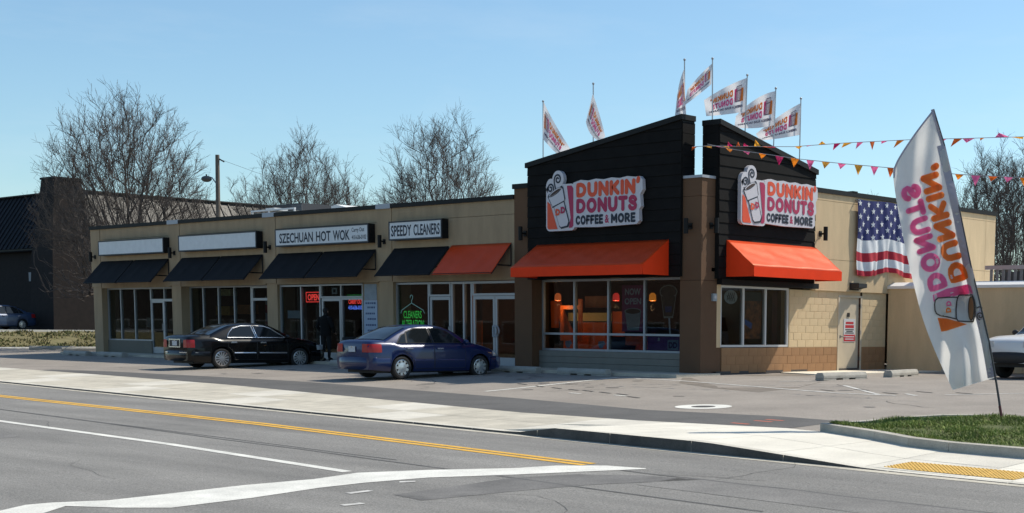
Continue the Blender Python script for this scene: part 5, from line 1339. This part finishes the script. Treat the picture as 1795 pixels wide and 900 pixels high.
        obj("emblem", MB().lathe([(.03, -.02), (.03, -.03), (.001, -.03)], 10, (0, 0, zt(0)-.06), 'x'), CHROME, s)
    # mirrors
    for sg in (1, -1):
        mx, mz = sp['mirror']; mb = MB(); c = (mx, sg*(hw(mx)+.10), mz); mb.sphere(c, .1, 12, 8, (.55, 1.05, .75)); mb.tube([(mx+.02, sg*(hw(mx)-.06), mz-.03), c], .03, 6); obj("mirror", mb, sp.get('mirror_m', paint), s, smooth=True)
    # wheels
    for a in ax:
        for sg in (1, -1):
            wl = bpy.data.objects.new("wheel", None); COL.objects.link(wl); wl.parent = s; yo = W/2-.02; tw = .2
            wl.location = (a, sg*(yo-tw/2), R); k = R-.01 ; rr_ = sp['rim']; h = tw/2
            if sg < 0: wl.rotation_euler = (0, 0, math.pi)
            obj("tyre", MB().lathe([(rr_, -h), (R-.03, -h), (R, -h+.03), (R, h-.03), (R-.03, h), (rr_+.01, h), (rr_, h-.02)], 28, (0, 0, 0), 'y'), RUBBER, wl, smooth=True)
            rm = MB(); rm.lathe([(rr_, h-.015), (rr_-.02, h-.01), (rr_-.03, h-.05)], 28, (0, 0, 0), 'y')
            ns = sp['spokes']
            if sp.get('hubcap'):
                rm.lathe([(.001, h+.004), (.05, h+.002), (rr_*.62, h-.006), (rr_*.64, h-.02)], 24, (0, 0, 0), 'y')
                for q in range(ns):
                    t = 2*math.pi*q/ns
                    d, e = Vector((math.cos(t), 0, math.sin(t))), Vector((-math.sin(t), 0, math.cos(t)))
                    y_ = Vector((0, h-.008, 0)); rm.face([d*rr_*.55-e*.045+y_, d*rr_*.55+e*.045+y_, d*(rr_-.01)+e*.028+y_, d*(rr_-.01)-e*.028+y_])
            else:
                rm.lathe([(.001, h), (.045, h), (.05, h-.02)], 14, (0, 0, 0), 'y')
                for q in range(ns):
                    t = 2*math.pi*q/ns; d, e = Vector((math.cos(t), 0, math.sin(t))), Vector((-math.sin(t), 0, math.cos(t)))
                    y0_, y1_ = Vector((0, h-.004, 0)), Vector((0, h-.016, 0)); rm.face([d*.04-e*.014+y0_, d*.04+e*.014+y0_, d*(rr_-.012)+e*.026+y1_, d*(rr_-.012)-e*.026+y1_])
            obj("rim", rm, sp['rim_m'], wl, smooth=True); obj("disc", MB().lathe([(.001, h-.05), (rr_, h-.05)], 20, (0, 0, 0), 'y'), DKPLAST, wl)
    return s
BLUEP = mat("blue_paint", (.002, .013, .075), .3, metal=.15, coat=.5)
BLACKP = mat("black_paint", (.003, .003, .0035), .25, spec=.25, coat=.3)
RIMS = mat("rim_silver", (.62, .63, .65), .3, metal=.85)
civ = dict(L=4.435, W=1.715, belt=.94, axles=(.985, 3.605), R=.305, rim=.215, sill=.19, tumble=.42, cab=(.40, 3.40), spokes=9, hubcap=True, rim_m=RIMS,
    deck=[(0, .90), (.05, .985), (.2, 1.015), (.6, 1.02), (1.0, .95), (3.1, .955), (3.4, .945), (3.8, .87), (4.15, .77), (4.36, .66), (4.435, .56)],
    plan=[(0, .86), (.06, .91), (.25, .965), (.8, .995), (2.2, 1.0), (3.6, .99), (4.1, .93), (4.33, .83), (4.435, .70)],
    under=[(0, .26), (.4, .22), (.8, .2), (3.9, .2), (4.435, .24)],
    roof=[(.40, .99), (.50, 1.03), (.95, 1.24), (1.35, 1.385), (1.75, 1.43), (2.15, 1.435), (2.45, 1.40), (2.8, 1.26), (3.2, 1.03), (3.40, .95)],
    rear=(.50, 1.28), front=(2.52, 3.28),
    windows=[[(.86, .97), (1.13, .97), (1.16, 1.21), (1.04, 1.16)], [(1.18, .97), (1.98, .97), (1.90, 1.345), (1.48, 1.335), (1.22, 1.245)], [(2.06, .97), (2.98, .97), (2.56, 1.26), (2.34, 1.335), (1.98, 1.345)]],
    doors=[(1.05, 2.02, 1.22), (2.04, 3.08, 2.22)], trim=DKPLAST, handle=mat("handle_blue", (.25, .26, .35), .25, metal=.6), strip=mat("strip_blue", (.10, .11, .25), .25, metal=.5, coat=1), strip_z=.50, strip_r=.014, bump=(.25, .60),
    lamps=[("tail_light", 0, .34, .71, .93, REDL, .52), ("head_light", 4.08, 4.435, .60, .72, CLRL, .42)], plate_z=.79, mirror=(3.02, .98))
make_car("parked_car", "dark blue sedan with silver hubcaps, nose to the double doors", "car", civ, BLUEP, (-6.66, -6.36, lotz(-5)-.0), math.radians(87.5))
xg = dict(L=4.865, W=1.825, belt=.95, axles=(1.10, 3.85), R=.32, rim=.235, sill=.19, tumble=.42, cab=(.62, 3.70), spokes=13, rim_m=RIMS,
    deck=[(0, .92), (.05, .99), (.25, 1.03), (.8, 1.04), (1.1, .96), (3.4, .965), (3.7, .955), (4.2, .90), (4.6, .79), (4.80, .68), (4.865, .60)],
    plan=[(0, .87), (.06, .92), (.3, .97), (.9, .997), (2.4, 1.0), (3.9, .99), (4.5, .93), (4.75, .84), (4.865, .72)],
    under=[(0, .25), (.4, .21), (.9, .19), (4.3, .19), (4.865, .23)],
    roof=[(.62, 1.0), (.74, 1.045), (1.2, 1.245), (1.6, 1.375), (2.0, 1.415), (2.4, 1.42), (2.75, 1.385), (3.1, 1.25), (3.5, 1.03), (3.70, .96)],
    rear=(.74, 1.52), front=(2.82, 3.58),
    windows=[[(1.32, .985), (2.28, .985), (2.18, 1.335), (1.82, 1.33), (1.56, 1.26), (1.40, 1.13)], [(2.36, .985), (3.3, .985), (2.86, 1.255), (2.64, 1.325), (2.28, 1.335)]],
    doors=[(1.30, 2.30, 1.5), (2.32, 3.40, 2.52)], trim=CHROME, handle=CHROME, strip=CHROME, strip_z=.49, bump=(.24, .58), bstrip=CHROME, plate_frame=True,
    lamps=[("tail_light", 0, .20, .66, .90, REDL, .60), ("head_light", 4.5, 4.865, .58, .74, CLRL, .45)], plate_z=.79, mirror=(3.34, 1.0))
make_car("parked_car", "black sedan with chrome strips and many spoked wheels, parked left of the blue one", "car", xg, BLACKP, (-16.75, -5.62, lotz(-4.6)), math.radians(86.5))
suv = dict(L=4.75, W=1.85, belt=1.13, axles=(1.0, 3.75), R=.385, rim=.22, sill=.34, tumble=.25, cab=(.05, 3.35), spokes=8, rim_m=mat("rim_dark", (.04, .04, .045), .4, metal=.5), crown=.015,
    deck=[(0, 1.12), (.05, 1.16), (3.1, 1.17), (3.3, 1.16), (4.0, 1.14), (4.5, 1.08), (4.70, 1.0), (4.75, .92)], plan=[(0, .94), (.1, .97), (.5, 1.0), (4.0, 1.0), (4.5, .96), (4.7, .92), (4.75, .88)],
    under=[(0, .42), (4.75, .42)], roof=[(.05, 1.2), (.15, 1.55), (.5, 1.72), (2.3, 1.74), (2.55, 1.70), (3.2, 1.22), (3.35, 1.16)], rear=(.06, .3), front=(2.62, 3.28),
    windows=[[(.45, 1.18), (1.4, 1.18), (1.4, 1.62), (.5, 1.62)], [(1.5, 1.18), (2.1, 1.18), (2.1, 1.62), (1.5, 1.62)], [(2.18, 1.18), (3.1, 1.18), (2.6, 1.6), (2.18, 1.62)]],
    doors=[(1.45, 2.12, 1.6), (2.14, 3.2, 2.3)], trim=DKPLAST, handle=DKPLAST, bump=(.42, .72), bump_m=DKPLAST, lamps=[("tail_light", 0, .15, .8, 1.1, REDL, .8), ("head_light", 4.6, 4.75, .84, 1.0, CLRL, .5)], plate=False, plate_z=.8, mirror=(2.98, 1.23), mirror_m=DKPLAST)
WHITEC = mat("white_car_paint", (.72, .71, .69), .35, coat=.4)
v_ = make_car("parked_suv", "white utility vehicle with dark lower sides, cut by the right edge of the view", "car", suv, WHITEC, (7.2, 10.0-.55, -.03), math.radians(-97))
# two tone lower sides
mb = MB()
for sg in (1, -1):
    for a, b in ((1.42, 3.33),): mb.box(a, b, sg*.915-.012, sg*.915+.02, .42, .80)
    for a, b in ((.05, .58), (4.18, 4.6)): mb.box(a, b, sg*.905-.012, sg*.905+.02, .5, .80)
obj("lower_cladding", mb, DKPLAST, v_)
far = dict(civ); far['strip'] = None
make_car("parked_car", "silver blue car in deep shade by the dark brick building, far left", "car", far, mat("silver_blue_paint", (.03, .055, .11), .4, metal=.2, coat=.3), (-62.6, 11.2, .76), math.radians(-78))

# ================================================================== PERSON
def person(label, p, rz):
    s = thing("person", label, "person", p, rz)
    J = {}; V = []; E_ = []; Rr = []
    def add(n_, co, r, par=None):
        J[n_] = len(V); V.append(co); Rr.append(r)
        if par is not None: E_.append((J[par], J[n_]))
    add('pelvis', (0, 0, .95), (.165, .125)); add('waist', (0, .0, 1.10), (.16, .12), 'pelvis'); add('chest', (0, .01, 1.30), (.185, .135), 'waist'); add('up', (0, .015, 1.43), (.16, .11), 'chest'); add('neck', (0, .005, 1.50), (.06, .06), 'up'); add('headb', (0, -.01, 1.57), (.078, .088), 'neck'); add('head', (0, -.02, 1.645), (.082, .10), 'headb'); add('crown', (0, -.015, 1.72), (.055, .065), 'head')
    for sg, nm in ((1, 'l'), (-1, 'r')):
        add('sh'+nm, (sg*.19, .015, 1.41), (.075, .075), 'up'); add('el'+nm, (sg*.29, .04, 1.14), (.055, .055), 'sh'+nm); add('wr'+nm, (sg*.25, -.12, .97), (.038, .038), 'el'+nm)
        add('hip'+nm, (sg*.10, 0, .88), (.105, .105), 'pelvis'); add('kn'+nm, (sg*.11, -.02+.02*sg, .49), (.072, .072), 'hip'+nm); add('an'+nm, (sg*.115, .03+.03*sg, .10), (.05, .05), 'kn'+nm); add('ft'+nm, (sg*.12, -.13+.03*sg, .045), (.045, .04), 'an'+nm)
        add('pm'+nm, (sg*.235, -.175, .93), (.036, .022), 'wr'+nm)
    me = bpy.data.meshes.new("body"); me.from_pydata(V, E_, [])
    o = link("body", me, s); me.materials.append(mat("dark_clothes", (.010, .010, .011), .9, var=.3, scale=5))
    sk = o.modifiers.new("skin", 'SKIN'); sk.use_smooth_shade = True
    for k, sv in enumerate(me.skin_vertices[0].data): sv.radius = Rr[k]; sv.use_root = (k == 0)
    o.modifiers.new("sub", 'SUBSURF').levels = 2; o.modifiers["sub"].render_levels = 2
    # head details, hair, hands
    f = MB().sphere((0, -.022, 1.645), .088, 16, 12, (.86, 1.08, 1.28)); obj("face", f, SKIN, s, smooth=True)
    f = MB(); f.prism([(-.012, -.112, 1.625), (.012, -.112, 1.625), (0, -.108, 1.665)], (0, -.02, -.004)); f.box(-.022, .022, -.114, -.108, 1.59, 1.598); obj("nose_mouth", f, SKIN, s)
    f = MB(); [f.sphere((sg*.03, -.108, 1.665), .011, 8, 6) for sg in (1, -1)]; obj("eyes", f, DKINK, s)
    f = MB(); [f.sphere((sg*.078, -.01, 1.645), .03, 8, 6, (.35, .7, 1)) for sg in (1, -1)]; obj("ears", f, SKIN, s)
    obj("hair", MB().sphere((0, .0, 1.672), .098, 16, 10, (.9, 1.02, 1.08)), mat("dark_hair", (.012, .01, .009), .8), s, smooth=True)
    for sg in (1, -1):
        f = MB(); b = Vector((sg*.235, -.175, .93)); f.sphere(b, .045, 10, 8, (.75, 1.0, .6))
        for k, L_ in enumerate((.075, .085, .08, .062)):
            a = b+Vector((sg*(-.026+.017*k), -.03, -.01)); f.tube([a, a+Vector((0, -L_*.5, -.012)), a+Vector((0, -L_*.75, -.04))], [.010, .009, .007], 6)
        a = b+Vector((-sg*.03, .0, .0)); f.tube([a, a+Vector((-sg*.025, -.03, .0)), a+Vector((-sg*.02, -.055, -.015))], [.011, .010, .008], 6); obj("hand", f, SKIN, s, smooth=True)
    # jacket and shoes
    jk = MB().lathe([(.205, .84), (.20, .98), (.19, 1.12), (.215, 1.30), (.20, 1.42), (.10, 1.50), (.075, 1.53)], 20); jk.v = [(x*1.02, y*.72+.008, z) for x, y, z in jk.v]; obj("jacket", jk, mat("dark_jacket", (.008, .008, .009), .95, spec=.2), s, smooth=True)
    for sg in (1, -1):
        obj("sleeve", MB().tube([(sg*.17, .015, 1.43), (sg*.23, .03, 1.30), (sg*.295, .04, 1.14), (sg*.255, -.11, .985)], [.085, .08, .068, .052], 10), mat("dark_jacket", (.014, .014, .016)), s, smooth=True)
        obj("shoe", MB().sphere((sg*.118, -.06+.03*sg, .05), .1, 12, 8, (.48, 1.35, .5)), DKPLAST, s, smooth=True)
person("person in dark jacket and trousers standing at the restaurant door", (-15.9, -.62, .02), math.radians(200))
s = thing("litter_bin", "dark waste bin standing on the walk by the restaurant door", "bin", (-14.75, -.45, .02)); obj("body", MB().lathe([(.26, 0), (.28, .72), (.001, .72)], 16), DKPLAST, s, smooth=True); obj("lid", MB().lathe([(.30, .721), (.28, .80), (.001, .82)], 16), BLKM, s, smooth=True)

# ================================================================== DARK BUILDING AT THE LEFT
D = thing("brick_building", "dark brick building with standing seam roof and flared corner tower at left", "building", (-61.6, 13.1, .76))
def dbox(n, m, x0, x1, y0, y1, z0, z1): return box(n, m, D, x0, x1, y0, y1, z0, z1)
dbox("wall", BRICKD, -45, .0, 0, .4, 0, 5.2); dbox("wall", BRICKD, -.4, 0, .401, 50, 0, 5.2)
EA, RI = 5.1, 8.62
def seam(axis, k, st, flip):
    mb = MB(); 
    def P(a, d, z): return Vector((-a, d, z)) if axis == 'x' else Vector((-d, a, z))
    a0, a1 = k*st, (k+1)*st
    lo, hi = (-.5, EA-.1), (1.9, RI); g = .02
    q = [P(a0+g, *lo), P(a1-g, *lo), P(a1-g, *hi), P(a0+g, *hi)]
    nrm = (q[1]-q[0]).cross(q[3]-q[0]).normalized(); 
    if nrm.z < 0: nrm = -nrm
    mb.prism(q, nrm*-.04)
    r = [P(a0-.025, *lo), P(a0+.025, *lo), P(a0+.025, *hi), P(a0-.025, *hi)]; mb.prism([p+nrm*.0 for p in r], nrm*.06)
    return mb
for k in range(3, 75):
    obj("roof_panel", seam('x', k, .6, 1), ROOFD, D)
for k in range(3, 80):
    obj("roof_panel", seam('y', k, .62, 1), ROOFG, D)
box_ = MB().prism([(.45, -.45, EA-.22), (-1.9, 1.9, RI-.22), (-45, 1.9, RI-.22), (-45, -.45, EA-.22)], (0, .0, -.05)); obj("roof_deck", box_, ROOFD, D)
obj("roof_deck", MB().prism([(.45, -.45, EA-.22), (-1.9, 1.9, RI-.22), (-1.9, 50, RI-.22), (.45, 50, EA-.22)], (0, 0, -.05)), ROOFD, D)
dbox("ridge_cap", BLKM, -45, -1.6, 1.7, 2.1, RI-.02, RI+.06); dbox("ridge_cap", ROOFG, -2.1, -1.7, 2.1, 50, RI-.02, RI+.06)
dbox("roof", ROOFD, -45, -2, 2, 50, RI-.3, RI-.1)
dbox("soffit", BLKM, -45, .3, -.45, .0, EA-.25, EA-.1)
# tower with flaring sides
def tw(z): 
    P = [(0, 1.55), (4.5, 1.35), (6.8, 1.05), (9.0, .82)]; return interp(P, z)
mb = MB(); zs = [0, 2.2, 4.5, 5.6, 6.8, 7.9, 9.0]
for a, b in zip(zs, zs[1:]):
    r0, r1 = tw(a), tw(b); c = (-.2, .1)
    A_ = [(c[0]+r0*i, c[1]+r0*j, a) for i, j in ((-1, -1), (1, -1), (1, 1), (-1, 1))]; Bq = [(c[0]+r1*i, c[1]+r1*j, b) for i, j in ((-1, -1), (1, -1), (1, 1), (-1, 1))]
    for k in range(4): mb.face([A_[k], A_[(k+1) % 4], Bq[(k+1) % 4], Bq[k]])
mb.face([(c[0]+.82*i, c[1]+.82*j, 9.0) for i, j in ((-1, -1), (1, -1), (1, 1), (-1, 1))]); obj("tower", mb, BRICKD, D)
dbox("tower_cap", BLKM, -1.08, .68, -.78, .98, 9.0, 9.12)
box("meter_panel", mat("pale_panel", (.3, .3, .3), .7), D, -4.55, -4.1, -.06, -.005, 3.0, 3.55)
for x in (-12, -22, -32):
    w_ = box("window", mat("dark_window", (.01, .012, .015), .1), D, x-1.2, x+1.2, -.03, -.003, 1.0, 2.6); box("sill", BRICKD, w_, x-1.3, x+1.3, -.1, -.004, .9, .995)

# ================================================================== LAMP POST
p = at(381, 440, 75); top = at(381, 272, 75); s = thing("street_lamp", "wooden pole with a drooping lamp head on a short arm behind the shops", "street lamp", (p.x, p.y, 0)); o_ = Vector((p.x, p.y, 0))
obj("pole", MB().tube([(0, 0, -.1), (top-o_)*1.0], [.14, .105], 10), WOODP, s, smooth=True)
h0 = at(379, 322, 75)-o_; h1 = at(372, 312, 75)-o_; h2 = at(362, 314, 75)-o_
obj("arm", MB().tube([h0, h1, at(366, 310, 75)-o_], .03, 6), STEEL, s)
obj("lamp_head", MB().sphere(h2, .26, 14, 8, (1.05, 1.05, .62)), mat("lamp_grey", (.09, .09, .085), .6), s, smooth=True); obj("photocell", MB().lathe([(.04, .14), (.04, .24), (.001, .24)], 8, h2), DKPLAST, s)
w0 = at(384, 279, 75)-o_; w1 = at(450, 303, 80)-o_; w2 = at(700, 372, 100)-o_
obj("wire", MB().tube([w0, w1, w2], .008, 4), DKPLAST, s); obj("clamp", MB().tube([w0, at(393, 284, 75)-o_], .04, 6), DKPLAST, s)

# ================================================================== TREES
def tree(label, base, H, spread, seed, limbs=330, stems=9, twigs=2, grp="bare trees behind the buildings"):
    """vase shaped bare tree: stems fan from a short trunk, limbs reach for points spread through a dome, twigs fringe them"""
    R_ = random.Random(seed); s = thing("bare_tree", label, "tree", base, 0, grp)
    c0 = .34*H; ez = .62*H; ex = spread/2*.93; nodes = []; par = []; kids = []
    def add(p, q): nodes.append(p); par.append(q); kids.append(0); return len(nodes)-1
    root = add(Vector((0, 0, -.3)), -1); top = add(Vector((R_.gauss(0, .05), R_.gauss(0, .05), H*.07)), root)
    def path(i, tgt, n, bow):
        p = nodes[i]; g = par[i]; d0 = (p-nodes[g]).normalized() if g >= 0 else Vector((0, 0, 1)); L = (tgt-p).length; ctl = p+(d0*.6+Vector((0, 0, .25)))*L*bow
        for k in range(1, n+1):
            t = k/n; q = p*(1-t)**2+ctl*2*t*(1-t)+tgt*t*t
            if k < n: q = q+Vector((R_.gauss(0, 1), R_.gauss(0, 1), R_.gauss(0, .6)))*L*.009
            i = add(q, i)
        return i
    for k in range(stems):
        a = 2.399*k+R_.uniform(-.4, .4); f = math.sqrt((k+.3)/stems); r = ex*f*.86; z = c0+ez*math.sqrt(max(0, 1-f*f*.75))*R_.uniform(.78, .93)
        path(top, Vector((r*math.cos(a), r*math.sin(a), z)), 12, .42)
    T = []
    while len(T) < limbs:
        u, v, w_ = R_.uniform(-1, 1), R_.uniform(-1, 1), R_.uniform(-.22, 1); d = math.sqrt(u*u+v*v+w_*w_)
        if d > 1 or d < .36 or R_.random() > d*1.05: continue
        lump = 1+.07*math.sin(5*math.atan2(v, u)+seed)+.05*math.sin(9*u+seed*2)
        T.append(Vector((u*ex*lump, v*ex*lump, c0+w_*ez*lump)))
    b0 = nodes[top]; T.sort(key=lambda q: (q-b0).length)
    cap = limbs*5+400; A = np.zeros((cap, 3)); nn = 0; B0 = np.array(b0)
    for q in T:
        while nn < len(nodes): A[nn] = nodes[nn]; nn += 1
        Q = np.array(q); P = A[1:nn]; E_ = Q-P; L = np.linalg.norm(E_, axis=1)+1e-6; Rd = P-B0; Ln = np.linalg.norm(Rd, axis=1)
        ca = np.where(Ln > .1, (E_*Rd).sum(1)/(L*np.maximum(Ln, 1e-6)), 1.)
        c = L*(2.5-1.5*ca); c[(Ln > np.linalg.norm(Q-B0)-.12) | (P[:, 2] > Q[2]+.2)] = 1e9
        best = int(np.argmin(c)); bc = c[best]
        path(best+1, q, 3 if bc > 1.0 else 2, .30)
    n = len(nodes); rad = [0.]*n
    ch = [[] for _ in range(n)]
    for i in range(n-1, 0, -1):
        if rad[i] == 0: rad[i] = .0105**2.25
        rad[par[i]] += rad[i]; ch[par[i]].append(i)
    rad = [r**(1/2.25) for r in rad]
    tr, cr = MB(), MB()
    for i in range(2, n):
        p = par[i]; big = rad[i] > .035
        r0 = min(rad[p], rad[i]*1.25) if p > 1 else rad[i]*1.2
        (tr if big else cr).tube([nodes[p], nodes[i]], [r0, rad[i]], 6 if big else 4, cap=False)
    tr.tube([nodes[0], nodes[1]], [rad[1]*1.15, rad[1]*.95], 10)
    for i in range(2, n):
        rel = (nodes[i]-Vector((0, 0, c0))); f = math.sqrt((rel.x/ex)**2+(rel.y/ex)**2+(rel.z/ez)**2)
        if rad[i] > .03 or f < .35 or nodes[i].z < .38*H: continue
        d0 = (nodes[i]-nodes[par[i]]).normalized(); out = rel.normalized()
        for k in range(twigs if ch[i] else twigs+2):
            t = R_.random(); p = nodes[par[i]].lerp(nodes[i], t); d = (d0*.55+out*.55+Vector((R_.gauss(0, .6), R_.gauss(0, .6), R_.gauss(.2, .45)))).normalized(); L = R_.uniform(.35, 1.0)*H/12
            m = p+d*L*.5; e = (d+Vector((R_.gauss(0, .25), R_.gauss(0, .25), R_.gauss(.1, .2)))).normalized(); q = m+e*L*.5
            cr.tube([p, m, q], [.0075, .006, .0045], 3, cap=False)
            for _ in range(2):
                g = (e+Vector((R_.gauss(0, .5), R_.gauss(0, .5), R_.gauss(.1, .4)))).normalized(); h = p.lerp(q, R_.uniform(.3, .9)); cr.tube([h, h+g*L*.45], [.0055, .004], 3, cap=False)
    obj("trunk", tr, BARK, s, smooth=True, fix=False); obj("crown", cr, TWIG, s, fix=False)
    return s
q = at(224, 420, 66); tree("biggest bare tree, wide fan of stems beside the flared brick tower", (q.x, q.y, 0), 11.6, 8.3, 11, 1500, 20)
q = at(528, 420, 84); tree("bare tree rising behind the roof units, right of the lamp post", (q.x, q.y, 0), 12.3, 6.8, 23, 1050, 15)
q = at(775, 420, 78); tree("rounded bare tree behind the cleaners sign", (q.x, q.y, 0), 12.5, 7.6, 37, 1250, 18)
q = at(606, 420, 88); tree("thin bare tree just right of the roof vents", (q.x, q.y, 0), 11.6, 4.0, 41, 330, 5)
q = at(432, 420, 92); tree("low thin bare tree just right of the lamp post", (q.x, q.y, 0), 10.9, 3.4, 43, 280, 5)
q = at(1712, 520, 74); tree("bare tree behind the end of the tan side wall, left of the right hand group", (q.x, q.y, 0), 10.4, 3.6, 51, 480, 8)
q = at(1752, 520, 70); tree("tall slender bare tree just right of the tan side wall", (q.x, q.y, 0), 10.3, 3.6, 57, 520, 8)
q = at(1800, 520, 66); tree("bare tree at the right edge of the view behind the roof screen", (q.x, q.y, 0), 9.9, 4.2, 61, 600, 9)
q = at(1525, 520, 95); tree("bare treetop showing over the roof beyond the striped flag", (q.x, q.y, 0), 9.9, 2.6, 67, 150, 4)


# ================================================================== OTHER SIDE OF THE ROAD (unseen dark buildings added to dim the shop glass reflections)
def reflection_block(label, x0, x1, h, m):
    s = thing("reflection_building", label, "building", (x0, -62, -1.2)); w_ = x1-x0
    box("wall", m, s, 0, w_, -12, 0, 0, h); box("parapet_cap", BLKM, s, -.1, w_+.1, -12.1, .1, h, h+.25)
    k = 0; x = 1.5
    while x+3 < w_:
        f = box("window", FRAME, s, x, x+3, .005, .06, .8, 2.9); box("pane", mat("dark_window", (.01, .012, .015), .1), f, x+.08, x+2.92, .061, .07, .88, 2.82); x += 4.2
reflection_block("unseen low dark brick block added to dim the window reflections, left part", -150, -96, 6.5, BRICKD)
reflection_block("unseen taller dark brick block added to dim the window reflections, middle part", -95, -52, 9.0, mat("reflection_block_dark", (.075, .045, .035), .95, var=.3, scale=3))
reflection_block("unseen low brown block added to dim the window reflections, right part", -51, -12, 6.0, mat("reflection_block_brown", (.09, .065, .05), .95, var=.3, scale=3))
